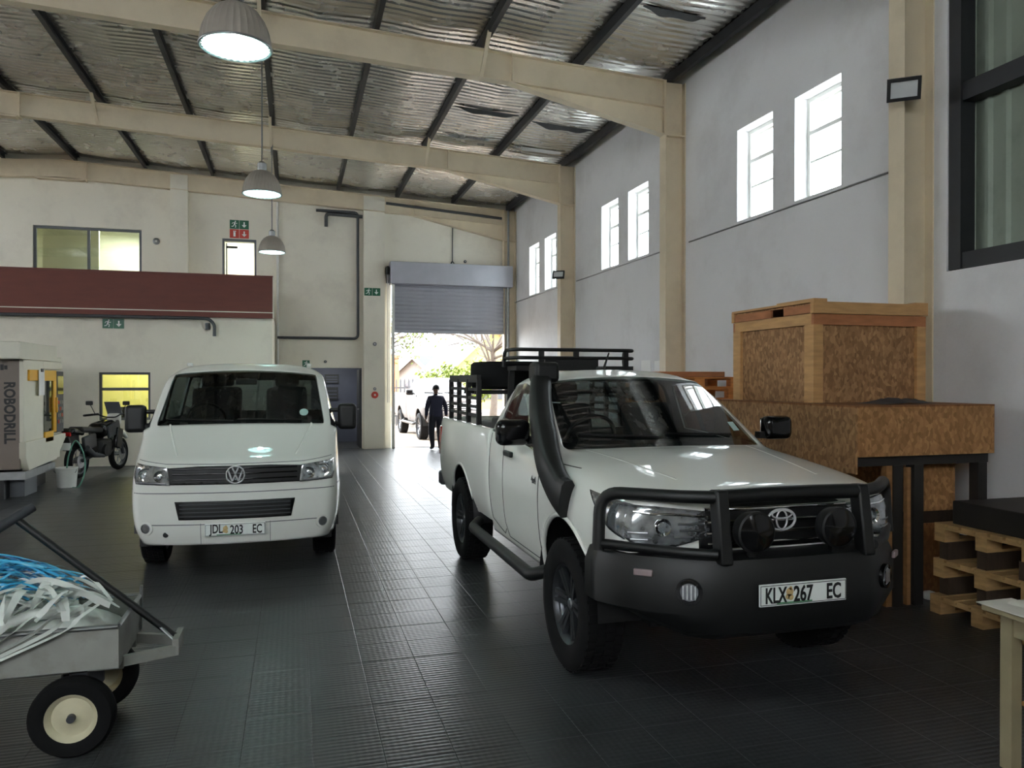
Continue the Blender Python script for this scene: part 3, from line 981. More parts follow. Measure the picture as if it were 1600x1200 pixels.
# ------------------------------------------------------------------ pendant lamps
def lamp_proto():
    root = thing('pendant_lamp', '-', 'lamp')
    n = 96
    wob = lambda k: 1.0 + (.022 if k % 3 == 0 else 0.0)
    prof = [(.247, 0), (.243, .05), (.228, .12), (.20, .19), (.155, .255), (.10, .295), (.055, .31)]
    MB().lathe(prof, n, wob=wob).build('shade', MT['lamp_shade'], root, smooth=25)
    MB().lathe([(r - .012, h - .004 if h > .02 else h) for r, h in prof[:-1]] + [(.0, .29)], n, wob=lambda k: 1.0 - (.05 if k % 3 == 0 else 0)).build('reflector', MT['lamp_inside'], root, smooth=25)
    MB().tube(arc((0, 0, 0), .249, 0, 352.5, 47, 'xy'), .009, 6, closed=True).build('rim', MT['steel'], root, smooth=60)
    g = MB().lathe([(0, .30), (.055, .30), (.06, .34), (.06, .40), (.03, .43), (0, .43)], 16)
    g.build('gear_box', MT['steel'], root, smooth=40)
    MB().lathe([(0, .245), (.02, .24), (.028, .2), (.045, .15), (.045, .12), (.025, .085), (0, .08)], 12).build('bulb', MT['bulb'], root, smooth=60)
    return root


lamp_labels = ['large pendant lamp with ribbed shade, nearest of the three', 'middle one of the three pendant lamps', 'small looking pendant lamp, farthest of the three', 'extra pendant lamp added overhead, out of view', 'pendant lamp behind the viewpoint']
proto = lamp_proto()
for k, y in enumerate([6.0, 10.78, 15.6, 1.2]):  # the last lamp is an unseen extra, added to brighten the foreground
    o = proto if k == 0 else copy_tree(proto)
    o.location = (-.40, y - .10, 4.20 if k == 0 else 4.25)
    tag(o, lamp_labels[k], 'lamp', 'pendant lamps in a row')
    top = zr(-.4) - .43 - o.location.z
    rod = MB().tube([(0, 0, .42), (0, 0, top - .1)], .011, 6).tube([(0, 0, top - .14), (0, 0, top)], .022, 6).build('rod', MT['steel'], o, smooth=60)

# ------------------------------------------------------------------ signs
def strip(mb, pts, w, y=-.006):
    """flat thick polyline in the xz plane"""
    for (a, b) in zip(pts[:-1], pts[1:]):
        mb.bar((a[0], y, a[1]), (b[0], y, b[1]), .002, w, up=(0, 0, 1) if abs(a[0] - b[0]) > 1e-5 else (1, 0, 0)) if False else None
        d = Vector((b[0] - a[0], 0, b[1] - a[1])); L = d.length
        n = Vector((-d.z, 0, d.x)) / L * w / 2
        A = Vector((a[0], y, a[1])); B = Vector((b[0], y, b[1]))
        mb.add([A - n, B - n, B + n, A + n], [(0, 1, 2, 3)])


def man(mb, cx, cz, s, flip=1):
    P = lambda pts: [(cx + flip * x * s, cz + z * s) for x, z in pts]
    vs = [(cx + flip * .10 * s + .075 * s * math.cos(k * PI / 5), -.006, cz + .34 * s + .075 * s * math.sin(k * PI / 5)) for k in range(10)]
    mb.add(vs, [tuple(range(10))])
    strip(mb, P([(.06, .24), (-.02, -.02)]), .13 * s)
    strip(mb, P([(.05, .22), (.2, .1), (.3, .17)]), .06 * s)
    strip(mb, P([(.03, .22), (-.16, .2), (-.26, .06)]), .06 * s)
    strip(mb, P([(.0, .0), (.15, -.12), (.1, -.36)]), .08 * s)
    strip(mb, P([(-.02, .0), (-.12, -.2), (-.32, -.24)]), .08 * s)


def arrow(mb, cx, cz, s, ang):
    c, q = math.cos(ang), math.sin(ang)
    T = lambda x, z: (cx + (x * c - z * q) * s, -.006, cz + (x * q + z * c) * s)
    mb.add([T(-.3, -.07), (T(.05, -.07)), T(.05, .07), T(-.3, .07)], [(0, 1, 2, 3)])
    mb.add([T(.33, 0), T(.03, .27), T(.03, -.27)], [(0, 1, 2)])


def exit_sign(loc, label, s=.24, rot=0.0, panels=('man', 'arrow'), ang=-PI / 2, base=True, flip=1):
    t = thing('exit_sign', label, 'sign', loc, rot, 'green emergency exit signs')
    n = len(panels)
    for k, p in enumerate(panels):
        cx = (k - (n - 1) / 2) * s * 1.04
        pl = MB().box(cx - s / 2, cx + s / 2, -.005, 0, -s / 2, s / 2).build('plate', MT['green_sign'], t)
        m = MB()
        if p == 'man': man(m, cx, 0, s, flip)
        else: arrow(m, cx, 0, s, ang)
        m.build('pictogram', MT['sign_white'], pl)
    return t


exit_sign((-1.30, YB - .005, 5.66), 'green exit sign above the upper doorway', .22)
t = thing('fire_sign', 'red fire equipment sign under the green sign above the upper doorway', 'sign', (-1.30, YB - .005, 5.43))
for k in range(2):
    cx = (k - .5) * .23
    pl = MB().box(cx - .11, cx + .11, -.005, 0, -.11, .11).build('plate', MT['red_sign'], t)
    m = MB()
    if k: arrow(m, cx, 0, .22, -PI / 2)
    else:
        strip(m, [(cx, -.07), (cx, .04)], .05); strip(m, [(cx - .03, .06), (cx + .04, .06)], .02)
    m.build('pictogram', MT['sign_white'], pl)
exit_sign((-3.60, YM - .005, 2.96), 'green exit sign under the brown parapet', .20)
exit_sign((1.96, YB - .165, 4.07), 'green exit sign on the pilaster left of the roller door', .20)
exit_sign((.30, YB - .005, 2.20), 'small green exit sign above the dark lobby doorway', .18, panels=('man',))
exit_sign((5.705, YB - .055, 3.86), 'narrow upright green exit sign right of the roller door', .19, panels=('man',))
exit_sign((5.705, YB - .055, 3.665), 'lower arrow plate of the upright green sign right of the roller door', .19, panels=('arrow',))
exit_sign((XR - .005, 11.25, 2.78), 'green exit sign on the right wall behind the pickup', .21, rot=-PI / 2, ang=PI, flip=-1)

# small wall fittings
def fitting(name, label, cat, loc, mat, r=.05, d=.04, rot=0.0):
    t = thing(name, label, cat, loc, rot)
    MB().lathe([(0, 0), (r, 0), (r, -d * .6), (r * .7, -d), (0, -d)], 16, axis='y').build('body', mat, t, smooth=40)
    MB().lathe([(0, -d), (r * .3, -d), (r * .3, -d - .01), (0, -d - .01)], 10, axis='y').build('centre', MT['frame_white'], t, smooth=40)
    return t


fitting('wall_speaker', 'round grey sounder right of the upper office window', 'alarm', (-3.20, YB, 5.15), MT['steel'], .08)
fitting('call_point', 'round call point on the pilaster left of the roller door', 'alarm', (2.02, YB - .16, 1.40), MT['red_sign'], .09)
fitting('door_bell', 'small grey switch above the call point on the pilaster', 'switch', (2.02, YB - .16, 1.56), MT['steel'], .04)
fitting('light_sensor', 'small sensor on the pilaster at half height', 'sensor', (2.02, YB - .16, 2.72), MT['steel'], .05)
fitting('lobby_sensor', 'small dark sensor above the lobby doorway', 'sensor', (.78, YB, 2.26), MT['dark_grey'], .035)
fitting('door_sensor', 'small dark sensor above the roller door hood', 'sensor', (4.45, YB, 4.98), MT['dark_grey'], .04)
fitting('cable_box', 'small box at the foot of the hanging cable', 'box', (4.1, YB, 4.92), MT['dark_grey'], .05)


def floodlight(loc, label, s=1.0, rx=-35, rz=-60):
    t = thing('floodlight', label, 'floodlight', loc, 0)
    R = Matrix.Rotation(rad(rz), 3, 'Z') @ Matrix.Rotation(rad(rx), 3, 'X')
    # local: light faces -y
    m = MB()
    for (c, sz) in (((0, 0, .085), (.28, .05, .03)), ((0, 0, -.085), (.28, .05, .03)), ((-.125, 0, 0), (.03, .05, .14)), ((.125, 0, 0), (.03, .05, .14))):
        m.cbox(R @ (Vector(c) * s), tuple(v * s for v in sz), R)
    m.cbox(R @ Vector((0, .02 * s, 0)), (.22 * s, .02 * s, .14 * s), R)
    m.build('housing', MT['black_plastic'], t)
    MB().cbox(R @ Vector((0, -.012 * s, 0)), (.22 * s, .004, .14 * s), R).build('lens', MT['led'], t)
    return t


f = floodlight((5.36, 5.78, 4.45), 'square black floodlight on the nearest right column', 1.0, 25, -38)
MB().tube(bend([(.03, .03, 0), (.08, .07, -.02), (.13, .13, .0)], .03), .012, 6).build('bracket', MT['black_plastic'], f)
f = floodlight((5.40, 15.40, 4.02), 'small floodlight on the second column from the far corner', .9, -25, -30)
MB().tube(bend([(.0, .03, 0), (.06, .08, -.02), (.09, .10, 0)], .03), .012, 6).build('bracket', MT['black_plastic'], f)
for k, (y, z, w_, hh, lab) in enumerate(((12.05, 1.98, .36, .3, 'larger pale'), (11.60, 2.02, .25, .18, 'smaller white'))):
    tag(MB().box(XR - .008, XR - .002, y - w_ / 2, y + w_ / 2, z - hh / 2, z + hh / 2).build('wall_notice', MT['paper']), lab + ' paper notice on the right wall above the pickup', 'notice')

# ------------------------------------------------------------------ outside
g = MB().box(-40, 60, YB + .25, 120, -.10, -.02).build('ground_yard', MT['concrete'])
struct(g)['label'] = 'bright concrete yard outside the roller door'
tag(MB().box(2.46, 5.60, YB + .0, YB + .5, -.04, .0).build('threshold', MT['concrete']), 'concrete threshold under the roller door', 'threshold')


def house(loc, label, w_, d_, hw, hr, wall, roof, rotz=0):
    t = thing('house', label, 'house', loc, rotz)
    m = MB().prism([(-w_ / 2, 0), (w_ / 2, 0), (w_ / 2, hw), (0, hw + hr), (-w_ / 2, hw)], 'y', 0, d_)
    m.build('wall', wall, t)
    m = MB()
    o = .35
    sl = hr / (w_ / 2)
    for s in (-1, 1):
        m.prism([(0, hw + hr + .02), (s * (w_ / 2 + o), hw - sl * o + .02), (s * (w_ / 2 + o), hw - sl * o + .14), (0, hw + hr + .16)], 'y', -o, d_ + o)
    r = m.build('roof', roof, t)
    m = MB()
    for s in (-1, 1):
        m.prism([(0, hw + hr - .12), (s * (w_ / 2 + o), hw - sl * o - .12), (s * (w_ / 2 + o), hw - sl * o + .16), (0, hw + hr + .18)], 'y', -o - .06, -o)
    m.build('verge_board', MT['house_white'], r)
    wd = MB().box(-w_ * .15, w_ * .15, -.04, .02, hw * .45, hw * .85).build('window', MT['dark_grey'], t)
    return t


def yp(px, Y):           # x of the vertical plane seen at image column px, at depth Y
    u = (px - 800) / 1200
    return Y * (u * cy + sy) / (cy - u * sy)


house((yp(648, 52), 52, 0), 'small white house with dark gabled roof seen through the roller door', 3.7, 6, 1.75, 1.55, MT['house_white'], MT['roof_slate'], rad(-35))
house((yp(772, 40), 40, 0), 'pale yellow gabled house at the right of the roller door view', 6.4, 9, 1.6, 3.0, MT['house_yellow'], MT['roof_slate'], rad(0))
t = thing('brick_pier', 'orange brick chimney pier at the left of the roller door view', 'chimney', (yp(614, 50), 50, 0))
MB().box(-.35, .35, -.35, .35, 0, 3.2).build('shaft', MT['brick_orange'], t)
MB().box(-.42, .42, -.42, .42, 3.2, 3.4).build('cap', MT['brick_orange'], t)
house((yp(612, 60), 60, 0), 'pale low house behind the brick chimney', 7, 6, 1.9, .7, MT['house_white'], MT['concrete'], 0)

# palisade fence
t = thing('palisade_fence', 'grey steel palisade fence beyond the yard', 'fence', (yp(625, 30), 30, 0))
fx0, fx1 = yp(600, 30), yp(700, 30)
MB().box(fx0, fx1, 30.02, 30.05, .35, .41).build('rail', MT['dark_grey'], t, w=True)
MB().box(fx0, fx1, 30.02, 30.05, 1.45, 1.51).build('rail', MT['dark_grey'], t, w=True)
pal = MB().prism([(-.03, 0), (.03, 0), (.03, 1.75), (0, 1.85), (-.03, 1.75)], 'y', -.01, .01)
first = None
x = fx0
while x < fx1:
    if first is None: first = pal.build('pale', MT['dark_grey'], t); o = first
    else: o = link('pale', first.data, t)
    o.location = (x - LOC[t.name].x, 0, 0)
    x += .16
tag(MB().box(yp(560, 31), yp(850, 31), 31, 31.2, 0, .55).build('garden_wall', MT['house_white']), 'low white wall behind the palisade fence', 'wall')


def tree(loc, label, hgt, cr, n, leafmat, name='tree', seed=1, bare=0):
    rg = random.Random(seed)
    t = thing(name, label, 'tree', loc)
    m = MB()
    m.tube([(0, 0, 0), (.1, 0, hgt * .3), (.0, .1, hgt * .55)], [.16, .13, .10], 8)
    tips = []
    for k in range(16):
        a = rg.uniform(0, 2 * PI); e = rg.uniform(.15, 1.1)
        L = cr * rg.uniform(.7, 1.25)
        p0 = Vector((0, .05, hgt * rg.uniform(.35, .55)))
        d = Vector((math.cos(a) * math.cos(e), math.sin(a) * math.cos(e), math.sin(e)))
        p1 = p0 + d * L * .5; p2 = p0 + d * L + Vector((0, 0, .12 * L * (-1 if bare else 1)))
        m.tube(spline([p0, p1 + Vector((0, 0, .1)), p2], 4), [.06 - .05 * i / 8 for i in range(9)], 5)
        for q in range(4):
            s = p0.lerp(p2, .45 + .14 * q)
            d2 = (d + Vector((rg.uniform(-.8, .8), rg.uniform(-.8, .8), rg.uniform(-.5, .6)))).normalized()
            m.tube([s, s + d2 * L * .35], [.02, .006], 4)
            tips.append(s + d2 * L * .3)
        tips.append(p2)
    m.build('trunk', MT['bark'], t, smooth=60)
    if n:
        m = MB()
        for k in range(n):
            c = rg.choice(tips) + Vector((rg.gauss(0, .16), rg.gauss(0, .16), rg.gauss(0, .16))) * cr * .6
            if c.z < .15: c.z = .15 + rg.random() * .3
            s = rg.uniform(.05, .13)
            a = Vector((rg.gauss(0, 1), rg.gauss(0, 1), rg.gauss(0, 1))).normalized()
            b = a.orthogonal().normalized()
            c2 = a.cross(b)
            m.add([c - b * s, c + c2 * s * .5, c + b * s, c - c2 * s * .5], [(0, 1, 2, 3)])
        f = m.build('foliage', leafmat, t, recalc=False)
        f['kind'] = 'stuff'
    return t


tree((yp(718, 34), 34, 0), 'round yellow green shrub tree in front of the houses', 2.0, 1.5, 5000, MT['leaf2'], seed=4)
tree((yp(775, 30), 30.5, 0), 'tall bare branched tree hanging into the top of the roller door view', 5.6, 3.8, 500, MT['leaf'], 'bare_tree', seed=9, bare=1)
tree((yp(590, 33), 33, 0), 'thin tree with a few leaves above the fence', 6.0, 2.6, 900, MT['leaf'], 'thin_tree', seed=12, bare=1)

# ------------------------------------------------------------------ vehicle toolkit (local frame: x across, -y is forwards, origin under the front axle)
def loft(stations, S, matfn, capf, capb, cbow, lev=3):
    """stations: dict(y, p=[(x,z)*9], bow, dy) from sill to roof centre; returns a smooth bmesh with material indices"""
    bm = bmesh.new()
    cr = bm.edges.layers.float.new('crease_edge')
    cv = bm.verts.layers.float.new('crease_vert')
    ring = []
    NPT = 9
    C = NPT - 1
    for s in stations:
        dy = s.get('dy', [0] * NPT)
        row = []
        half = []
        xm = max(p[0] for p in s['p'])
        for k, (x, z) in enumerate(s['p']):
            y = s['y'] + dy[k]
            if k >= 4: y -= s.get('bow', 0) * (1 - (x / xm) ** 2)
            half.append((x, y, z))
        for k in range(2 * C + 1):
            if k <= C: x, y, z = half[k]; x = -x
            else: x, y, z = half[2 * C - k]
            row.append(bm.verts.new((x, y, z)))
        ring.append(row)
    for i in range(len(ring) - 1):
        for k in range(2 * C):
            j = min(k, 2 * C - 1 - k)
            f = bm.faces.new((ring[i][k], ring[i][k + 1], ring[i + 1][k + 1], ring[i + 1][k]))
            f.material_index = matfn(i, j)
    # front cap (fascia)
    r0 = ring[0]
    top = list(range(S, 2 * C - S + 1))
    xs = [r0[k].co.x for k in top]
    grid = []
    for r in range(S):
        L, Rr = r0[r], r0[2 * C - r]
        row = [L]
        for k in top[1:-1]:
            fx = r0[k].co.x / abs(xs[0])
            row.append(bm.verts.new((abs(L.co.x) * fx, L.co.y - cbow[r] * (1 - fx * fx), L.co.z)))
        row.append(Rr)
        grid.append(row)
    grid.append([r0[k] for k in top])
    for r in range(S):
        for c in range(len(top) - 1):
            f = bm.faces.new((grid[r][c], grid[r][c + 1], grid[r + 1][c + 1], grid[r + 1][c]))
            f.material_index = capf(r, c)
    # rear cap
    rb = ring[-1]
    for r in range(C):
        a, b, c_, d = rb[r], rb[r + 1], rb[2 * C - r - 1], rb[2 * C - r]
        f = bm.faces.new((a, b, c_, d) if r < C - 1 else (a, b, d))
        f.material_index = capb(r)
    bmesh.ops.recalc_face_normals(bm, faces=bm.faces)
    for e in bm.edges:
        ms = set(f.material_index for f in e.link_faces)
        if len(ms) > 1: e[cr] = .85
    for v in bm.verts:
        cnt = {}
        for f in v.link_faces: cnt[f.material_index] = cnt.get(f.material_index, 0) + 1
        if cnt.get(1) == 1 or cnt.get(2) == 1: v[cv] = .8
    for k in range(2 * C):
        e = bm.edges.get((rb[k], rb[k + 1]))
        if e: e[cr] = max(e[cr], .55)
    for k in range(len(top) - 1):
        e = bm.edges.get((grid[S][k], grid[S][k + 1]))
        if e: e[cr] = max(e[cr], .35)
    me = bpy.data.meshes.new('cage')
    bm.to_mesh(me); bm.free()
    for k in range(8): me.materials.append(None)
    o = bpy.data.objects.new('cage', me)
    col.objects.link(o)
    md = o.modifiers.new('s', 'SUBSURF'); md.levels = lev; md.render_levels = lev
    dg = bpy.context.evaluated_depsgraph_get()
    sm = bpy.data.meshes.new_from_object(o.evaluated_get(dg))
    bpy.data.objects.remove(o)
    out = bmesh.new(); out.from_mesh(sm)
    bpy.data.meshes.remove(sm); bpy.data.meshes.remove(me)
    return out


def cut_arch(bm, yc, zc, r, xmin):
    dele = [v for v in bm.verts if abs(v.co.x) > xmin and (v.co.y - yc) ** 2 + (v.co.z - zc) ** 2 < r * r]
    bmesh.ops.delete(bm, geom=dele, context='VERTS')
    bv = set()
    for e in bm.edges:
        if len(e.link_faces) == 1:
            for v in e.verts: bv.add(v)
    for v in bv:
        if abs(v.co.x) > xmin:
            dy, dz = v.co.y - yc, v.co.z - zc
            d = math.hypot(dy, dz)
            if r <= d < r * 1.22 and d > 0:
                v.co.y = yc + dy / d * r; v.co.z = zc + dz / d * r


def split_parts(bm, spec, parent, inner=None, flip_x_for=()):
    """one mesh per material index"""
    out = {}
    for idx, (name, mat, thick) in spec.items():
        b2 = bm.copy()
        bmesh.ops.delete(b2, geom=[f for f in b2.faces if f.material_index != idx], context='FACES')
        if not b2.faces:
            b2.free(); continue
        # islands become separate parts
        isl = []
        seen = set()
        b2.faces.ensure_lookup_table()
        for f in b2.faces:
            if f.index in seen: continue
            st = [f]; seen.add(f.index); grp = []
            while st:
                g = st.pop(); grp.append(g.index)
                for e in g.edges:
                    for h in e.link_faces:
                        if h.index not in seen:
                            seen.add(h.index); st.append(h)
            isl.append(set(grp))
        for grp in isl:
            b3 = b2.copy()
            b3.faces.ensure_lookup_table()
            bmesh.ops.delete(b3, geom=[f for f in b3.faces if f.index not in grp], context='FACES')
            me = bpy.data.meshes.new(name)
            b3.to_mesh(me); b3.free()
            for p in me.polygons: p.material_index = 0
            me.materials.clear()
            me.materials.append(mat)
            me.shade_smooth()
            me.set_sharp_from_angle(angle=rad(60))
            o = link(name, me, parent)
            if thick:
                if inner: me.materials.append(inner)
                md = o.modifiers.new('solid', 'SOLIDIFY'); md.thickness = thick; md.offset = -1
                if inner: md.material_offset = 1
            out.setdefault(name, []).append(o)
        b2.free()
    return out


class Skin:
    """projection of outlines on to a body"""
    def __init__(self, bm):
        self.t = BVHTree.FromBMesh(bm)

    def hit(self, o, d):
        p, n, i, dist = self.t.ray_cast(Vector(o), Vector(d))
        return p, n

    def front(self, x, z, off=.004):
        p, n = self.hit((x, -4, z), (0, 1, 0))
        if p is None: return None
        return p + Vector((0, -off, 0))

    def side(self, y, z, s, off=.004):
        p, n = self.hit((s * 3, y, z), (-s, 0, 0))
        if p is None: return None
        return p + Vector((s * off, 0, 0))


def proj_patch(pts2, fn, thick, name, mat, parent, cuts=3, smooth=40):
    """outline in 2D projected on the body by fn -> thin solid panel"""
    bm = bmesh.new()
    vs = [bm.verts.new((a, b, 0)) for a, b in pts2]
    bm.faces.new(vs)
    bmesh.ops.triangulate(bm, faces=bm.faces)
    for _ in range(cuts):
        es = [e for e in bm.edges if e.calc_length() > .035]
        if not es: break
        bmesh.ops.subdivide_edges(bm, edges=es, cuts=1)
        bmesh.ops.triangulate(bm, faces=[f for f in bm.faces if len(f.verts) > 3])
    bad = []
    for v in bm.verts:
        p = fn(v.co.x, v.co.y)
        if p is None: bad.append(v)
        else: v.co = p
    if bad: bmesh.ops.delete(bm, geom=bad, context='VERTS')
    bmesh.ops.recalc_face_normals(bm, faces=bm.faces)
    me = bpy.data.meshes.new(name)
    bm.to_mesh(me); bm.free()
    finish(me, mat, smooth)
    o = link(name, me, parent)
    if thick:
        md = o.modifiers.new('solid', 'SOLIDIFY'); md.thickness = thick; md.offset = 0
    return o


def dens(pts, step=.03):
    out = []
    for a, b in zip(pts[:-1], pts[1:]):
        n = max(1, int(math.hypot(b[0] - a[0], b[1] - a[1]) / step))
        for k in range(n):
            t = k / n
            out.append((a[0] + (b[0] - a[0]) * t, a[1] + (b[1] - a[1]) * t))
    out.append(pts[-1])
    return out


def seam(sk, pts, s, parent, name='door_seam', r=.0045, mat=None):
    q = []
    for a, b in dens(pts):
        p = sk.side(a, b, s, -.001) if s else sk.front(a, b, -.001)
        if p is not None: q.append(p)
    if len(q) > 1:
        return MB().tube(q, r, 5).build(name, mat or MT['black_plastic'], parent, smooth=60)


def wheel(parent, loc, R, W, rimr, s, style, rim_mat, cache={}):
    """tyre + rim + hub; s is the outer side (-1 or 1)"""
    key = (R, W, rimr, s, style)
    if key not in cache:
        t = MB()
        h = W / 2
        prof = [(rimr, -h * .80), (rimr + .02, -h * .92), ((R + rimr) / 2, -h), (R - .03, -h * .96), (R - .008, -h * .82), (R - .008, h * .82), (R - .03, h * .96), ((R + rimr) / 2, h), (rimr + .02, h * .92), (rimr, h * .80)]
        t.lathe(prof, 48, axis='x')
        n = 44
        for k in range(n):
            for row, off in ((-.62, 0), (-.2, .5), (.2, 0), (.62, .5)):
                a = 2 * PI * (k + off) / n
                Rm = Matrix.Rotation(a, 3, 'X')
                t.cbox(Rm @ Vector((row * h, R - .006, 0)), (h * .36, .014, 2 * PI * R / n * .62), Rm)
        tyre = t
        r = MB()
        r.lathe([(rimr + .004, -h * .8), (rimr - .02, -h * .6), (rimr - .035, -h * .2), (rimr - .035, h * .3), (rimr - .018, h * .62), (rimr + .008, h * .82), (rimr + .008, h * .76), (rimr - .03, h * .5)], 40, axis='x')
        if style == 'spoke':
            for k in range(6):
                for da in (-.13, .13):
                    a = 2 * PI * k / 6
                    p0 = Vector((h * .45, .055 * math.cos(a + da * 2), .055 * math.sin(a + da * 2)))
                    p1 = Vector((h * .62, (rimr - .02) * math.cos(a + da), (rimr - .02) * math.sin(a + da)))
                    r.bar(p0, p1, .028, .03, up=(1, 0, 0))
            r.lathe([(0, h * .55), (.03, h * .55), (.075, h * .5), (.08, h * .3), (0, h * .3)], 20, axis='x')
        else:
            r.lathe([(0, h * .42), (.05, h * .46), (.075, h * .42), (.11, h * .25), (rimr * .68, h * .20), (rimr * .86, h * .34), (rimr - .02, h * .30)], 40, axis='x')
            for k in range(8):
                a = 2 * PI * k / 8
                r.lathe([(0, .0), (.016, 0), (.016, .012), (0, .012)], 8, (h * .26, rimr * .55 * math.cos(a), rimr * .55 * math.sin(a)), 'x')
        hb = MB().lathe([(0, h * .62), (.025, h * .615), (.032, h * .55), (.032, h * .4), (0, h * .4)], 16, axis='x')
        dsc = MB().lathe([(0, 0), (rimr - .05, 0), (rimr - .05, -.02), (0, -.02)], 30, axis='x')
        for m in (tyre, r, hb, dsc):
            if s < 0: m.v = [(-x, y, z) for x, y, z in m.v]
        cache[key] = (tyre, r, hb, dsc)
        tyre, r, hb, dsc = cache[key]
        a = tyre.build('wheel', MT['rubber'], parent, smooth=35)
        b = r.build('rim', rim_mat, a, smooth=35)
        c = hb.build('hub_cap', MT['alloy'], a, smooth=35)
        d = dsc.build('brake_disc', MT['dark_grey'], a, smooth=35)
        cache[key] = (a.data, b.data, c.data, d.data)
    else:
        A, B, C_, D = cache[key]
        a = link('wheel', A, parent)
        link('rim', B, a); link('hub_cap', C_, a); link('brake_disc', D, a)
    a.location = loc
    return a


def plate(parent, loc, groups, w_=.52, h_=.113, name='number_plate'):
    """groups: [(text, centre x)]"""
    o = MB().box(-w_ / 2, w_ / 2, -.006, .006, -h_ / 2, h_ / 2).build(name, MT['sign_white'], parent, bevel=.003)
    o.location = loc
    m = MB()
    e = .004
    for b in ((-w_ / 2 + e, w_ / 2 - e, h_ / 2 - .009, h_ / 2 - .006), (-w_ / 2 + e, w_ / 2 - e, -h_ / 2 + .006, -h_ / 2 + .009), (-w_ / 2 + e, -w_ / 2 + e + .003, -h_ / 2 + .006, h_ / 2 - .006), (w_ / 2 - e - .003, w_ / 2 - e, -h_ / 2 + .006, h_ / 2 - .006)):
        m.box(b[0], b[1], -.0072, -.006, b[2], b[3])
    m.build('plate_border', MT['black_plastic'], o)
    for txt, cx, tw in groups:
        moved(text_mb(txt, .112, .003, tw, .0022), (cx, -.0095, 0)).build('plate_lettering', MT['black_plastic'], o)
    em = MB()
    for (a, b, r) in ((-.085, .012, .022), (-.078, -.016, .016), (-.097, -.012, .014), (-.08, .03, .010)):
        em.disc((a, -.0074, b), r, 'y', 12)
    em.build('plate_emblem', MT['gold'], o)
    MB().box(-.16, .05, -.0072, -.006, -h_ / 2 + .010, -h_ / 2 + .018).build('plate_strip', MT['plate_green'], o)
    return o


def ring_emblem(parent, loc, kind, s):
    if kind == 'oval':
        m = MB()
        m.tube([(s * math.cos(a), 0, s * .66 * math.sin(a)) for a in [2 * PI * k / 40 for k in range(40)]], s * .085, 8, closed=True)
        m.tube([(s * .38 * math.cos(a), -.003, s * .6 * math.sin(a)) for a in [2 * PI * k / 28 for k in range(28)]], s * .065, 8, closed=True)
        m.tube([(s * .72 * math.cos(a), -.003, s * .34 + s * .25 * math.sin(a)) for a in [2 * PI * k / 32 for k in range(32)]], s * .065, 8, closed=True)
    else:
        m = MB()
        m.tube([(s * math.cos(a), 0, s * math.sin(a)) for a in [2 * PI * k / 40 for k in range(40)]], s * .09, 8, closed=True)
        mm = MB()
        strip(mm, [(-.36 * s, .86 * s), (0, .12 * s), (.36 * s, .86 * s)], .17 * s, 0)
        strip(mm, [(-.76 * s, .50 * s), (-.36 * s, -.74 * s), (0, .0 * s), (.36 * s, -.74 * s), (.76 * s, .50 * s)], .17 * s, 0)
        b = len(mm.v)
        vs = [(x, -.006, z) for x, y, z in mm.v] + [(x, .006, z) for x, y, z in mm.v]
        fs = []
        for f in mm.f:
            fs += [f, tuple(b + i for i in f[::-1])]
            for q in range(4): fs.append((f[q], f[(q + 1) % 4], b + f[(q + 1) % 4], b + f[q]))
        m.add(vs, fs)
    o = m.build('emblem', MT['emblem'], parent, smooth=50)
    o.location = loc
    return o


def rounded(parent, name, c, size, mat, bev=.03, rot=None, seg=3):
    return MB().cbox(c, size, rot).build(name, mat, parent, bevel=bev, seg=seg)


def car_interior(parent, y_dash, z_dash, z_floor, hw, y_seats, wheel_side):
    MB().cbox((0, y_dash, z_dash - .12), (2 * hw, .38, .26)).build('dashboard', MT['cabin_dark'], parent, bevel=.06)
    sx = .38 * hw / .75
    st = MB()
    for yy in y_seats:
        for s in (-1, 1):
            o = MB().cbox((s * sx, yy, z_floor + .32), (.48, .5, .16)).build('seat', MT['seat_fabric'], parent, bevel=.05)
            R = Matrix.Rotation(rad(-14), 3, 'X')
            MB().cbox((s * sx, yy + .30, z_floor + .68), (.46, .13, .62), R).build('backrest', MT['seat_fabric'], o, bevel=.05)
            MB().cbox((s * sx, yy + .40, z_floor + 1.08), (.26, .09, .17), R).build('headrest', MT['seat_fabric'], o, bevel=.035)
    R = Matrix.Rotation(rad(-62), 3, 'X')
    c = Vector((wheel_side * sx, y_dash + .30, z_dash + .02))
    pts = [c + R @ Vector((.19 * math.cos(2 * PI * k / 28), .19 * math.sin(2 * PI * k / 28), 0)) for k in range(28)]
    m = MB().tube(pts, .016, 6, closed=True)
    m.bar(pts[0], pts[14], .03, .02).bar(pts[7], c, .03, .02)
    m.build('steering_wheel', MT['black_plastic'], parent, smooth=60)
    MB().box(-hw, hw, y_dash - .1, max(y_seats) + .8, z_floor - .03, z_floor).build('cabin_floor', MT['cabin_dark'], parent)


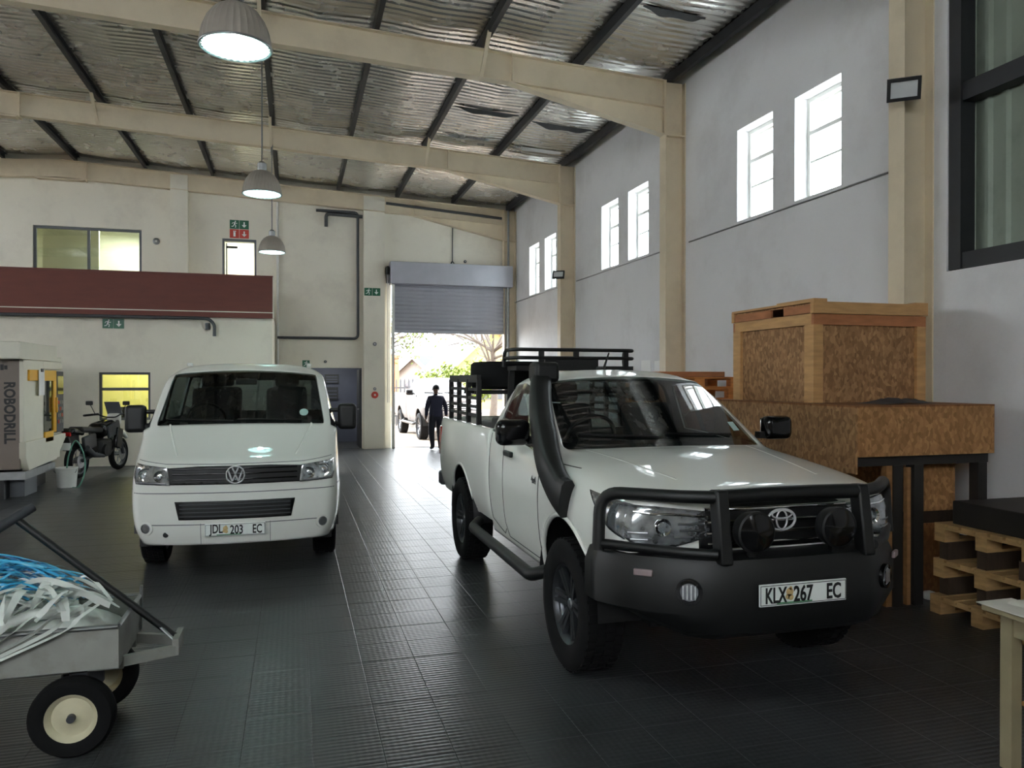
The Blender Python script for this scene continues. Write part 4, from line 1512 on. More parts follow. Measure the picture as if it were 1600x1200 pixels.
# ------------------------------------------------------------------ pickup
def pickup(label, loc, rotz=0, kitted=True, cat='pickup truck', paint=None):
    WP = paint or MT['white_paint']
    T = thing('pickup_truck', label, cat, loc, rotz)
    cab = [
        dict(y=-.76, bow=.12, p=[(.70, .66), (.80, .76), (.85, .92), (.855, 1.04), (.82, 1.15), (.68, 1.185), (.46, 1.205), (.23, 1.215), (0, 1.22)], dy=[.02, .0, -.02, -.01, .03, .0, 0, 0, 0]),
        dict(y=-.52, bow=.05, p=[(.84, .58), (.905, .74), (.925, .93), (.91, 1.09), (.86, 1.19), (.72, 1.225), (.49, 1.245), (.24, 1.255), (0, 1.26)]),
        dict(y=-.15, bow=.03, p=[(.86, .55), (.92, .72), (.94, .94), (.925, 1.12), (.875, 1.23), (.74, 1.262), (.51, 1.285), (.25, 1.295), (0, 1.30)]),
        dict(y=.22, bow=.06, p=[(.86, .52), (.915, .70), (.93, .95), (.92, 1.15), (.885, 1.265), (.76, 1.295), (.55, 1.318), (.27, 1.33), (0, 1.335)]),
        dict(y=.50, bow=.20, p=[(.86, .50), (.905, .68), (.925, .95), (.915, 1.18), (.89, 1.28), (.83, 1.30), (.765, 1.315), (.39, 1.33), (0, 1.335)]),
        dict(y=.86, bow=.17, p=[(.86, .50), (.905, .68), (.925, .95), (.915, 1.19), (.89, 1.31), (.79, 1.52), (.715, 1.56), (.37, 1.585), (0, 1.593)]),
        dict(y=1.20, bow=.12, p=[(.86, .50), (.905, .68), (.925, .95), (.915, 1.20), (.89, 1.33), (.735, 1.735), (.645, 1.785), (.34, 1.818), (0, 1.828)]),
        dict(y=1.40, bow=.0, p=[(.86, .50), (.905, .68), (.925, .95), (.915, 1.21), (.89, 1.345), (.725, 1.775), (.63, 1.84), (.34, 1.875), (0, 1.885)]),
        dict(y=1.48, bow=.0, p=[(.86, .50), (.905, .68), (.925, .95), (.915, 1.21), (.89, 1.35), (.725, 1.775), (.63, 1.842), (.34, 1.878), (0, 1.888)]),
        dict(y=1.76, bow=.0, p=[(.86, .50), (.905, .68), (.925, .95), (.915, 1.21), (.885, 1.36), (.725, 1.76), (.63, 1.832), (.34, 1.868), (0, 1.878)], dy=[0, 0, 0, 0, 0, -.06, -.06, -.06, -.06]),
        dict(y=1.95, bow=.0, p=[(.86, .50), (.90, .68), (.915, .95), (.905, 1.21), (.875, 1.37), (.73, 1.72), (.63, 1.79), (.34, 1.83), (0, 1.84)], dy=[0, 0, 0, 0, 0, -.14, -.16, -.16, -.16]),
    ]

    def mat(i, j):
        if i in (4, 5) and j in (6, 7): return 1
        if j == 4 and i in (4, 5, 6): return 2
        if j == 4 and i == 7: return 3
        if j == 4 and i == 8: return 2
        return 0
    bm = loft(cab, 4, mat, lambda r, c: 0, lambda r: 4 if r in (4, 5) else 0, [.10, .10, .11, .12])
    sk = Skin(bm)
    cut_arch(bm, 0, .44, .505, .55)
    spec = {0: ('cab_body', WP, .018), 1: ('windscreen', MT['glass_car'], 0), 2: ('side_window', MT['glass_car'], 0), 3: ('door_pillar', MT['black_gloss'], 0), 4: ('rear_window', MT['glass_car'], 0)}
    parts = split_parts(bm, spec, T, MT['cabin_dark'])
    body = parts['cab_body'][0]
    # black rubber surround of the windscreen
    bed = []
    for y in (2.00, 2.10, 2.5, 3.1, 3.7, 4.10, 4.24):
        k = 1.0 if 2.05 < y < 4.15 else .99
        zt = 1.372 if y < 3.9 else 1.375
        bed.append(dict(y=y, p=[(.85 * k, .56), (.905 * k, .70), (.925 * k, .95), (.915 * k, 1.21), (.895 * k, zt - .012), (.865 * k, zt), (.80 * k, zt - .002), (.79 * k, .86), (0, .84)]))
    bb = loft(bed, 4, lambda i, j: 0, lambda r, c: 0, lambda r: 0, [0, 0, 0, 0])
    skb = Skin(bb)
    cut_arch(bb, 3.085, .44, .505, .80)
    bparts = split_parts(bb, {0: ('load_bed', WP, 0)}, T)
    bedo = bparts['load_bed'][0]
    # end panels of the bed, tailgate
    MB().box(-.80, .80, 2.03, 2.06, .84, 1.36).build('bed_headboard', WP, T)
    tg = MB().box(-.80, .80, 4.20, 4.245, .80, 1.36).build('tailgate', WP, T, bevel=.012)
    rounded(tg, 'handle', (0, 4.25, 1.22), (.22, .03, .06), MT['black_plastic'], .01)
    for s in (-1, 1):
        rounded(T, 'tail_light', (s * .865, 4.20, 1.10), (.10, .14, .34), MT['red_lens'], .02)
    rounded(T, 'rear_bumper', (0, 4.33, .66), (1.80, .16, .16), MT['dark_grey'], .03)
    # chassis, wells, axles
    m = MB()
    for s in (-1, 1): m.box(s * .42 - .05, s * .42 + .05, -.7, 4.2, .50, .64)
    m.box(-.62, .62, -.6, .6, .42, .62)
    m.box(-.78, .78, .55, 1.95, .46, .54)
    m.tube([(-.75, 0, .40), (.75, 0, .40)], .05, 8).tube([(-.75, 3.085, .40), (.75, 3.085, .40)], .05, 8)
    m.lathe([(0, -.12), (.12, -.08), (.14, 0), (.12, .08), (0, .12)], 12, (0, 3.085, .40), 'x')
    m.tube([(.35, 1.2, .46), (.35, 4.2, .44)], .035, 8)
    m.build('chassis', MT['black_plastic'], T)
    for yc, sk_ in ((0, sk), (3.085, skb)):
        for s in (-1, 1):
            m = MB()
            pr = [(yc + .53 * math.cos(a), .44 + .53 * math.sin(a)) for a in [PI * k / 16 for k in range(17)]]
            pr = [(yc + .53, .46)] + pr + [(yc - .53, .46)]
            vs = []
            for (a, b) in pr: vs += [(s * .48, a, b), (s * (.905 if yc == 0 else .90), a, b)]
            m.add(vs, [(2 * k, 2 * k + 1, 2 * k + 3, 2 * k + 2) for k in range(len(pr) - 1)])
            m.add([(s * .48, a, b) for a, b in pr], [tuple(range(len(pr)))])
            m.build('wheel_well', MT['black_plastic'], T)
            q = []
            for k in range(33):
                a = rad(-8 + 196 * k / 32)
                p = sk_.side(yc + .515 * math.cos(a), .44 + .515 * math.sin(a), s, -.004)
                if p is not None: q.append(p)
            MB().tube(q, .016, 8).build('wheel_arch_lip', WP, T, smooth=60)
            # mud flap
            MB().box(s * .72 - .12, s * .72 + .15, yc + .50, yc + .515, .22, .56).build('mud_flap', MT['rubber'], T)
    wy = (0, 3.085)
    for yc in wy:
        for s in (-1, 1):
            wheel(T, (s * .80, yc, .405), .405, .27, .245, s, 'spoke', MT['dark_alloy'])
    # doors
    for s in (-1, 1):
        seam(sk, [(.50, 1.30), (.52, 1.0), (.52, .60), (.62, .55), (1.38, .55), (1.44, .66), (1.45, 1.34)], s, T)
        seam(sk, [(1.45, .60), (1.52, .55), (1.86, .62), (1.92, .9), (1.92, 1.34)], s, T)
        seam(sk, [(-.05, 1.25), (.22, 1.255), (.5, 1.29)], s, T, 'bonnet_seam', .004)
        p = sk.side(1.28, 1.22, s, .012)
        hd = MB().cbox(p, (.035, .20, .045)).build('door_handle', MT['chrome'] if not kitted else MT['black_plastic'], T, bevel=.012)
        # belt moulding
        q = [sk.side(y, z, s, .002) for y, z in dens([(.56, 1.318), (1.2, 1.338), (1.9, 1.365)], .06)]
        MB().tube([p for p in q if p is not None], .010, 6).build('belt_moulding', MT['black_plastic'], T, smooth=60)
        # side crease lines pressed into the doors
        # step
        MB().tube(bend([(s * .88, .45, .50), (s * .97, .52, .46), (s * .97, 2.30, .46), (s * .88, 2.40, .50)], .06), .045, 10).build('side_step', MT['black_steel'], T, smooth=60)
        # mirror
        mr = MB().cbox((s * 1.06, .66, 1.43), (.24, .13, .18)).build('door_mirror', MT['black_gloss'], T, bevel=.05, seg=4)
        MB().box(min(s * .90, s * .98), max(s * .90, s * .98), .63, .70, 1.35, 1.40).build('mirror_arm', MT['black_plastic'], mr)
        MB().cbox((s * 1.06, .727, 1.43), (.19, .004, .14)).build('mirror_glass', MT['chrome'], mr)
        # headlights: swept back lamp units
        pts = [(.40, .965), (.60, .915), (.79, .905), (.852, .98), (.855, 1.135), (.70, 1.13), (.42, 1.10)]
        pts = [(s * a, b) for a, b in pts]
        fnH = lambda a, b: sk.front(a, b, .004)
        hl = proj_patch(pts, fnH, .012, 'headlight', MT['headlamp'], T)
        sidep = [(-.74, .95), (-.64, .99), (-.36, 1.165), (-.52, 1.155), (-.74, 1.135)]
        proj_patch(sidep, lambda a, b: sk.side(a, b, s, .004), .010, 'lamp_return', MT['headlamp'], hl)
        c = sk.front(s * .66, 1.02, .01)
        MB().lathe([(0, -.012), (.028, -.012), (.042, -.004), (.046, .012), (.036, .02)], 20, c, 'y').build('projector_lens', MT['glass_lamp'], hl, smooth=60)
        MB().lathe([(.030, -.004), (.046, -.010), (.050, .0), (.046, .012)], 24, c, 'y').build('lens_ring', MT['chrome'], hl, smooth=60)
        q = [sk.front(s * a, b, .012) for a, b in dens([(.42, 1.07), (.58, 1.085), (.72, 1.09), (.80, 1.10)], .03)]
        MB().tube([p for p in q if p is not None], .007, 6).build('lamp_strip', MT['chrome'], hl, smooth=60)
        for (a0, a1, z) in ((.44, .58, 1.035), (.46, .57, 1.0), (.74, .82, .955), (.74, .83, .99), (.50, .60, .965)):
            q = [sk.front(s * a, z, .010) for a in (a0, (a0 + a1) / 2, a1)]
            MB().tube([p for p in q if p is not None], .006, 6).build('lamp_rib', MT['alloy'], hl, smooth=60)
    # grille
    gp = [(-.46, .90), (.46, .90), (.47, 1.085), (.36, 1.145), (-.36, 1.145), (-.47, 1.085)]
    gr = proj_patch(gp, lambda a, b: sk.front(a, b, .004), .012, 'grille', MT['black_plastic'], T, 4)
    for z, wd, rr in ((1.112, .44, .014), (1.045, .44, .012), (.985, .43, .011), (.93, .42, .010)):
        q = [sk.front(a, z - .01 * abs(a), .012) for a in [-wd + 2 * wd * k / 16 for k in range(17)]]
        MB().tube([p for p in q if p is not None], rr, 8).build('grille_bar', MT['chrome'], gr, smooth=60)
    p = sk.front(0, 1.045, .03)
    ring_emblem(T, p, 'oval', .085)
    # bonnet leading edge trim and power creases
    for s in (-1, 1):
        q = []
        for k in range(14):
            y = -.60 + k * .075
            x = s * (.46 + .012 * k)
            h, n = sk.hit((x, y, 3), (0, 0, -1))
            if h: q.append(h + Vector((0, 0, -.006)))
        MB().tube(q, .011, 6).build('bonnet_crease', WP, T, smooth=80)
        # wiper
        q = []
        for k in range(9):
            x = -.62 + .55 * k / 8 + (0 if s < 0 else .62); z = 1.42 - .02 * k / 8
            h, n = sk.hit((x, -1.5, z), (0, 1, 0))
            if h: q.append(h + Vector((0, -.02, 0)))
        MB().tube(q, .008, 5).build('wiper', MT['black_plastic'], T, smooth=60)
    # windscreen frit and sticker
    st = [sk.front(a, b, .003) for a, b in ((.62, 1.42), (.68, 1.42), (.68, 1.48), (.62, 1.48))]
    if all(st): MB().add(st, [(0, 1, 2, 3)]).build('licence_disc', MT['sticker'], T)
    car_interior(T, .62, 1.34, .62, .74, (1.15,), -1)
    ant = MB().tube([(-.02, 1.62, 1.885), (-.02, 1.50, 1.90), (-.02, 1.40, 2.02)], [.03, .012, .006], 8).build('aerial', MT['black_plastic'], T, smooth=60)
    if not kitted:
        rounded(T, 'front_bumper', (0, -.82, .72), (1.70, .22, .34), WP, .07, seg=4)
        rounded(T, 'lower_intake', (0, -.93, .66), (1.1, .03, .12), MT['black_plastic'], .01)
        return T
    # ---- kit: steel bumper, hoops, driving lights, snorkel, racks
    plan = [(-.965, -.48), (-.955, -.62), (-.80, -.84), (-.60, -.99), (-.44, -1.075), (0, -1.085), (.44, -1.075), (.60, -.99), (.80, -.84), (.955, -.62), (.965, -.48)]
    prof = [(.12, .45), (.03, .50), (.0, .60), (.0, .80), (.03, .875), (.09, .895), (.24, .885)]
    bmb = MB()
    n = len(prof)
    for (x, y) in plan:
        ax = abs(x)
        lift_ = 0.0 + (.13 * max(0, (ax - .60) / .36))
        for k, (dy, z) in enumerate(prof):
            inx = -1 if x > 0 else 1
            if ax > .9: px, py = x + inx * dy, y
            else: px, py = x + inx * dy * (.0 if ax < .45 else .5), y + dy
            bmb.v.append((px, py, z + (lift_ if k < 2 else 0)))
    for i in range(len(plan) - 1):
        for k in range(n - 1):
            bmb.f.append((i * n + k, i * n + k + 1, (i + 1) * n + k + 1, (i + 1) * n + k))
    bp = bmb.build('front_bumper', MT['black_steel'], T, smooth=38)
    bp['label'] = 'black steel bumper'
    md = bp.modifiers.new('solid', 'SOLIDIFY'); md.thickness = .012; md.offset = -1
    MB().box(-.42, .42, -.90, -.55, .44, .47).build('bash_plate', MT['black_steel'], T)
    bar = MB().tube(bend([(-.43, -1.0, 1.195), (-.2, -1.0, 1.20), (.2, -1.0, 1.20), (.43, -1.0, 1.195)], .1), .04, 12).build('bull_bar', MT['black_steel'], T, smooth=60)
    bar['label'] = 'black tubular bull bar'
    for s in (-1, 1):
        MB().prism([(-1.09, .86), (-1.0, .86), (-.95, 1.23), (-1.035, 1.235)], 'x', s * .43 - .035, s * .43 + .035).build('bar_upright', MT['black_steel'], bar, bevel=.012)
        pts = bend([(s * .44, -1.0, 1.195), (s * .62, -.92, 1.195), (s * .93, -.62, 1.19), (s * .945, -.63, .88)], .12, 7)
        MB().tube(pts, .034, 12).build('bar_hoop', MT['black_steel'], bar, smooth=60)
        MB().tube(bend([(s * .47, -1.06, .915), (s * .62, -.965, .915), (s * .93, -.64, .915)], .06), .026, 10).build('lower_tube', MT['black_steel'], bar, smooth=60)
        # driving light
        dl = MB().lathe([(0, .075), (.06, .07), (.098, .03), (.108, -.02), (.108, -.045), (.098, -.05)], 28, (s * .25, -1.02, 1.015), 'y').build('driving_light', MT['black_plastic'], T, smooth=40)
        MB().lathe([(0, -.062), (.06, -.058), (.098, -.048)], 28, (s * .25, -1.02, 1.015), 'y').build('light_cover', MT['black_gloss'], dl, smooth=60)
        MB().box(s * .25 - .02, s * .25 + .02, -1.03, -1.0, .88, .93).build('light_bracket', MT['black_steel'], dl)
        # fog and indicator in the bumper
        c = Vector((s * .60, -1.0, .72))
        R = Matrix.Rotation(rad(s * 30), 3, 'Z')
        fg = moved(MB().lathe([(0, -.012), (.045, -.01), (.055, .0), (.06, .02)], 24, axis='y'), c, R).build('fog_light', MT['alloy'], T, smooth=40)
        moved(MB().lathe([(.05, -.014), (.066, -.012), (.068, .02)], 24, axis='y'), c, R).build('fog_ring', MT['black_gloss'], fg, smooth=40)
        m = MB()
        for k in range(4): m.cbox(c + R @ Vector((-.03 + .02 * k, -.013, 0)), (.006, .006, .07), R)
        m.build('fog_ribs', MT['chrome'], fg)
        MB().cbox((s * .79, -.862, .80), (.10, .02, .035), Matrix.Rotation(rad(s * 38), 3, 'Z')).build('indicator', MT['indicator'], T, bevel=.006)
    plate(T, (0, -1.10, .70), [('KLX', -.165, .125), ('267', -.005, .115), ('EC', .18, .085)])
    # snorkel up the screen pillar
    m = MB()
    path = spline([(-.945, -.13, 1.075), (-.952, -.06, 1.10), (-.955, .06, 1.17), (-.955, .18, 1.27), (-.925, .36, 1.41), (-.875, .58, 1.54), (-.815, .79, 1.67), (-.745, .98, 1.79), (-.725, 1.01, 1.85)], 5)
    wid = []
    for k in range(len(path)):
        t = k / (len(path) - 1)
        wid.append((.05 + .03 * min(1, t * 2.2), .125 - .035 * min(1, t * 2.2)))
    vs = []; nn = 10
    for k, p in enumerate(path):
        t = (path[min(k + 1, len(path) - 1)] - path[max(k - 1, 0)]).normalized()
        X = Vector((1, 0, 0)); X = (X - t * X.dot(t)).normalized(); Yv = t.cross(X)
        a, b = wid[k]
        for q in range(nn):
            an = 2 * PI * q / nn
            ca, sa = math.cos(an), math.sin(an)
            ca = math.copysign(abs(ca) ** .6, ca); sa = math.copysign(abs(sa) ** .6, sa)
            vs.append(p + X * a * ca + Yv * b * sa)
    fs = []
    for k in range(len(path) - 1):
        for q in range(nn):
            r_ = (q + 1) % nn
            fs.append((k * nn + q, k * nn + r_, (k + 1) * nn + r_, (k + 1) * nn + q))
    fs += [tuple(range(nn))[::-1], tuple((len(path) - 1) * nn + q for q in range(nn))]
    m.add(vs, fs)
    sn = m.build('snorkel', MT['black_plastic'], T, smooth=50)
    sn['label'] = 'matt black air intake snorkel'
    MB().cbox((-.725, .98, 1.855), (.19, .20, .15)).build('snorkel_head', MT['black_plastic'], sn, bevel=.03)
    # 4x4 lettering on the door
    m = text_mb('4x4', .075, .002)
    R = Matrix.Rotation(rad(-90), 3, 'Z')
    p = sk.side(.62, 1.10, -1, .004)
    moved(m, p, R).build('side_lettering', MT['dark_grey'], T)
    # basket rack behind the cab
    y0, y1, hx = 2.22, 2.52, .56
    rack = MB().box(-hx - .02, hx + .02, y0, y1, 1.885, 1.925).build('roof_rack', MT['black_steel'], T)
    for z, e in ((2.00, .02), (2.075, 0)):
        MB().tube(bend([(-hx - .06, y1, 1.92), (-hx - .05, y1, z), (-hx - .03, y0, z), (hx + .03, y0, z), (hx + .05, y1, z), (hx + .06, y1, 1.92)], .08), .017, 8).build('rack_rail', MT['black_steel'], rack, smooth=60)
    for x in (-.34, .0, .50):
        MB().box(x - .025, x + .025, y0 - .012, y0 + .012, 1.92, 2.075).build('rack_post', MT['black_steel'], rack)
    MB().box(-.30, .22, y0 - .005, y0 + .03, 1.92, 2.0).build('rack_panel', MT['black_steel'], rack)
    for s in (-1, 1):
        MB().bar((s * .60, y1 - .04, .85), (s * .55, y1 - .04, 1.89), .05, .05).build('rack_leg', MT['black_steel'], rack)
    # side rails of the load bed
    for s in (-1, 1):
        rl = MB().box(s * .84 - .02, s * .84 + .02, 2.60, 3.92, 1.80, 1.845).build('bed_rail', MT['black_steel'], T)
        for k in range(5):
            z = 1.44 + .083 * k
            MB().box(s * .84 - .012, s * .84 + .012, 2.60, 3.92, z, z + .03).build('rail_slat', MT['black_steel'], rl)
        for y in (2.60, 3.05, 3.50, 3.92):
            MB().box(s * .84 - .022, s * .84 + .022, y - .022, y + .022, 1.37, 1.80).build('rail_post', MT['black_steel'], rl)
    for y in (2.86, 3.34):
        MB().box(-.82, .82, y - .02, y + .02, 1.655, 1.69).build('cross_bar', MT['black_steel'], T)
    return T


truck = pickup('white pickup truck with black bull bar, snorkel and bed rails', (2.53, 4.50, 0))
# load on the pickup
sp = thing('spare_wheel', 'black spare wheel lying between the bed rails of the pickup', 'wheel', (2.13, 7.60, 1.70))
t = MB()
h = .14
t.lathe([(.22, -h * .8), (.24, -h * .92), (.32, -h), (.37, -h * .96), (.395, -h * .78), (.40, 0), (.395, h * .78), (.37, h * .96), (.32, h), (.24, h * .92), (.22, h * .8)], 40, (0, 0, h))
t.build('tyre', MT['rubber'], sp, smooth=40)
MB().lathe([(.225, h * .2), (.20, h * .6), (.19, h * 1.2), (.10, h * 1.3), (0, h * 1.25)], 32).build('rim', MT['dark_alloy'], sp, smooth=40)
tb = thing('toolbox', 'dark red toolbox in the bed of the white pickup', 'toolbox', (2.25, 7.6, .86))
MB().box(-.30, .30, -.45, .45, 0, .42).build('box', MT['red'], tb, bevel=.02)
MB().box(-.31, .31, -.46, .46, .42, .50).build('lid', MT['dark_grey'], tb, bevel=.02)
tag(moved(MB().cbox((0, 0, .29), (.42, .36, .58)), (2.03, 6.95, .86)).build('black_crate', MT['black_plastic'], bevel=.02), 'black plastic crate in the bed behind the pickup cab', 'crate')

yard = pickup('plain pale pickup parked in the yard outside the roller door', (yp(700, 23.2), 23.2, -.02), rad(3), kitted=False, paint=MT['silver_paint'])
bk = thing('orange_crate', 'orange plastic crate standing on the fence side of the yard', 'crate', (yp(646, 29), 29, -.02))
MB().box(-.18, .18, -.2, .2, 0.0, 1.0).build('stand', MT['steel'], bk)
MB().box(-.22, .22, -.22, .22, 1.0, 1.42).build('crate', MT['orange'], bk, bevel=.02)
MB().box(-.24, .24, -.24, .24, 1.42, 1.47).build('crate_rim', MT['orange'], bk)


# ------------------------------------------------------------------ van
def van(label, loc, rotz=0):
    T = thing('van', label, 'van', loc, rotz)
    lo = lambda x: [(x - .06, .30), (x - .015, .46), (x, .74), (x - .005, 1.04)]
    st = [
        dict(y=-.70, bow=.16, p=[(.80, .30), (.89, .44), (.905, .70), (.90, .86), (.875, 1.03), (.70, 1.04), (.50, 1.045), (.25, 1.05), (0, 1.05)], dy=[-.0, -.03, -.03, -.01, .06, .0, 0, 0, 0]),
        dict(y=-.44, bow=.10, p=[(.87, .29), (.93, .45), (.945, .72), (.935, .92), (.905, 1.10), (.74, 1.13), (.54, 1.145), (.27, 1.15), (0, 1.15)]),
        dict(y=-.20, bow=.12, p=[(.88, .28), (.935, .46), (.952, .74), (.945, 1.0), (.925, 1.20), (.80, 1.235), (.60, 1.255), (.30, 1.265), (0, 1.27)]),
        dict(y=.02, bow=.19, p=lo(.952) + [(.935, 1.295), (.875, 1.325), (.815, 1.34), (.41, 1.355), (0, 1.36)]),
        dict(y=.34, bow=.16, p=lo(.952) + [(.94, 1.33), (.855, 1.55), (.775, 1.595), (.40, 1.625), (0, 1.635)]),
        dict(y=.66, bow=.11, p=lo(.952) + [(.94, 1.34), (.825, 1.80), (.735, 1.86), (.39, 1.895), (0, 1.905)]),
        dict(y=.90, bow=.0, p=lo(.952) + [(.94, 1.34), (.815, 1.84), (.70, 1.935), (.37, 1.968), (0, 1.975)]),
        dict(y=1.02, p=lo(.952) + [(.94, 1.34), (.815, 1.845), (.70, 1.945), (.37, 1.98), (0, 1.985)]),
        dict(y=1.14, p=lo(.952) + [(.94, 1.34), (.815, 1.845), (.70, 1.948), (.37, 1.983), (0, 1.99)]),
        dict(y=2.30, p=lo(.952) + [(.94, 1.34), (.815, 1.845), (.70, 1.95), (.37, 1.985), (0, 1.992)]),
        dict(y=2.42, p=lo(.952) + [(.94, 1.34), (.815, 1.845), (.70, 1.95), (.37, 1.985), (0, 1.992)]),
        dict(y=3.62, p=lo(.945) + [(.93, 1.34), (.81, 1.84), (.70, 1.94), (.37, 1.975), (0, 1.98)]),
        dict(y=3.90, p=lo(.93) + [(.91, 1.34), (.80, 1.80), (.68, 1.90), (.36, 1.935), (0, 1.94)], dy=[0, 0, .02, .02, 0, -.08, -.1, -.1, -.1]),
    ]

    def mat(i, j):
        if i in (3, 4) and j in (6, 7): return 1
        if j == 4 and i in (3, 4, 5, 6): return 2
        if j == 4 and i in (8, 10): return 2
        return 0
    bm = loft(st, 4, mat, lambda r, c: 0, lambda r: 4 if r in (4,) else 0, [.13, .14, .15, .155])
    sk = Skin(bm)
    cut_arch(bm, 0, .36, .415, .60)
    cut_arch(bm, 3.0, .36, .415, .60)
    split_parts(bm, {0: ('body', MT['white_paint'], .018), 1: ('windscreen', MT['glass_car'], 0), 2: ('side_window', MT['glass_car'], 0), 4: ('rear_window', MT['glass_car'], 0)}, T, MT['cabin_dark'])
    m = MB().box(-.86, .86, -.55, 3.8, .26, .34)
    m.tube([(-.8, 0, .33), (.8, 0, .33)], .05, 8).tube([(-.8, 3, .33), (.8, 3, .33)], .05, 8)
    m.build('underbody', MT['black_plastic'], T)
    for yc in (0, 3.0):
        for s in (-1, 1):
            m = MB()
            pr = [(yc + .43 * math.cos(a), .36 + .43 * math.sin(a)) for a in [PI * k / 16 for k in range(17)]]
            vs = []
            for (a, b) in pr: vs += [(s * .62, a, b), (s * .93, a, b)]
            m.add(vs, [(2 * k, 2 * k + 1, 2 * k + 3, 2 * k + 2) for k in range(len(pr) - 1)])
            m.add([(s * .62, a, b) for a, b in pr], [tuple(range(len(pr)))])
            m.build('wheel_well', MT['black_plastic'], T)
            q = [sk.side(yc + .42 * math.cos(a), .36 + .42 * math.sin(a), s, -.004) for a in [rad(-6 + 192 * k / 30) for k in range(31)]]
            MB().tube([p for p in q if p is not None], .012, 8).build('wheel_arch_lip', MT['white_paint'], T, smooth=60)
            wheel(T, (s * .80, yc, .335), .335, .225, .215, s, 'steel', MT['alloy'])
    for s in (-1, 1):
        seam(sk, [(.02, 1.29), (.10, 1.0), (.36, .72), (.42, .40), (1.02, .36), (1.08, .45), (1.08, 1.34)], s, T)
        seam(sk, [(1.12, 1.34), (1.12, .42), (2.34, .40), (2.36, 1.34)], s, T)
        seam(sk, [(-.60, .80), (-.45, .80), (-.38, .78)], s, T, 'bumper_seam')
        p = sk.side(1.0, 1.12, s, .012)
        MB().cbox(p, (.035, .2, .05)).build('door_handle', MT['black_plastic'], T, bevel=.012)
        # mirrors: tall black housings on two stalks
        mr = MB().cbox((s * 1.055, .30, 1.40), (.20, .13, .28)).build('door_mirror', MT['black_plastic'], T, bevel=.045, seg=4)
        MB().tube([(s * .91, .27, 1.33), (s * 1.02, .30, 1.31)], .028, 8).build('mirror_arm', MT['black_plastic'], mr, smooth=60)
        MB().tube([(s * .86, .30, 1.47), (s * 1.02, .30, 1.47)], .022, 8).build('mirror_arm', MT['black_plastic'], mr, smooth=60)
        MB().cbox((s * 1.055, .367, 1.40), (.16, .004, .23)).build('mirror_glass', MT['chrome'], mr)
        # headlight
        pts = [(.56, .845), (.86, .855), (.885, .93), (.878, 1.035), (.58, 1.005)]
        pts = [(s * a, b) for a, b in pts]
        hl = proj_patch(pts, lambda a, b: sk.front(a, b, .004), .012, 'headlight', MT['headlamp'], T, 4)
        for (a, z, r_) in ((.645, .925, .052), (.775, .94, .060)):
            c = sk.front(s * a, z, .010)
            MB().lathe([(0, .0), (.02, -.004), (r_ * .6, .004), (r_, -.008), (r_ * 1.06, .004), (r_ * 1.04, .02)], 24, c, 'y').build('lamp_reflector', MT['chrome'], hl, smooth=60)
            MB().lathe([(0, -.018), (r_ * .30, -.014), (r_ * .36, .0)], 16, c, 'y').build('lamp_bulb', MT['glass_lamp'], hl, smooth=60)
        q = [sk.front(s * a, b, .008) for a, b in dens([(.60, .865), (.74, .865), (.85, .875), (.868, .94), (.865, 1.0)], .03)]
        MB().tube([p for p in q if p is not None], .008, 6).build('lamp_strip', MT['alloy'], hl, smooth=60)
        c = sk.front(s * .845, .955, .008)
        MB().cbox(c, (.03, .02, .09)).build('turn_lens', MT['alloy'], hl, bevel=.006)
        # fog lights
        c = sk.front(s * .77, .46, .004)
        R = Matrix.Rotation(rad(s * 22), 3, 'Z')
        fg = moved(MB().lathe([(.0, .0), (.03, -.004), (.046, -.002), (.052, .012)], 20, axis='y'), c, R).build('fog_light', MT['alloy'], T, smooth=60)
        moved(MB().lathe([(.044, -.008), (.062, -.004), (.066, .02)], 20, axis='y'), c, R).build('fog_ring', MT['frame_white'], fg, smooth=60)
        # bonnet side creases
        q = []
        for k in range(12):
            y = -.66 + .055 * k; x = s * (.52 + .014 * k)
            h_, n_ = sk.hit((x, y, 3), (0, 0, -1))
            if h_: q.append(h_ + Vector((0, 0, -.006)))
        MB().tube(q, .012, 6).build('bonnet_crease', MT['white_paint'], T, smooth=80)
        q = []
        for k in range(9):
            x = -.70 + .62 * k / 8 + (0 if s < 0 else .66); z = 1.405 - .015 * k / 8
            h_, n_ = sk.hit((x, -1.5, z), (0, 1, 0))
            if h_: q.append(h_ + Vector((0, -.02, 0)))
        MB().tube(q, .008, 5).build('wiper', MT['black_plastic'], T, smooth=60)
        # roof rail feet
        for y in (1.2, 3.0):
            rounded(T, 'roof_rail_foot', (s * .66, y, 1.97), (.05, .12, .04), MT['frame_white'], .01)
    # grille bar between the lamps
    gp = [(-.565, .85), (.565, .85), (.585, 1.0), (.3, 1.015), (-.3, 1.015), (-.585, 1.0)]
    gr = proj_patch(gp, lambda a, b: sk.front(a, b, .004), .010, 'grille', MT['black_plastic'], T, 4)
    for z in (.895, .945, .99):
        q = [sk.front(-.54 + 1.08 * k / 16, z, .010) for k in range(17)]
        MB().tube([p for p in q if p is not None], .007, 6).build('grille_bar', MT['black_gloss'], gr, smooth=60)
    ring_emblem(T, sk.front(0, .935, .022), 'disc', .078)
    gp = [(-.52, .70), (.52, .70), (.485, .535), (-.485, .535)]
    ig = proj_patch(gp, lambda a, b: sk.front(a, b, .003), .008, 'lower_intake', MT['black_plastic'], T, 4)
    for z in (.565, .60, .635, .67):
        q = [sk.front(-.48 + .96 * k / 16, z, .006) for k in range(17)]
        MB().tube([p for p in q if p is not None], .006, 6).build('intake_bar', MT['dark_grey'], ig, smooth=60)
    for z, wd in ((.775, .88), (.49, .80)):
        seam(sk, [(-wd, z), (wd, z)], 0, T, 'bumper_seam', .004, MT['grey_paint'])
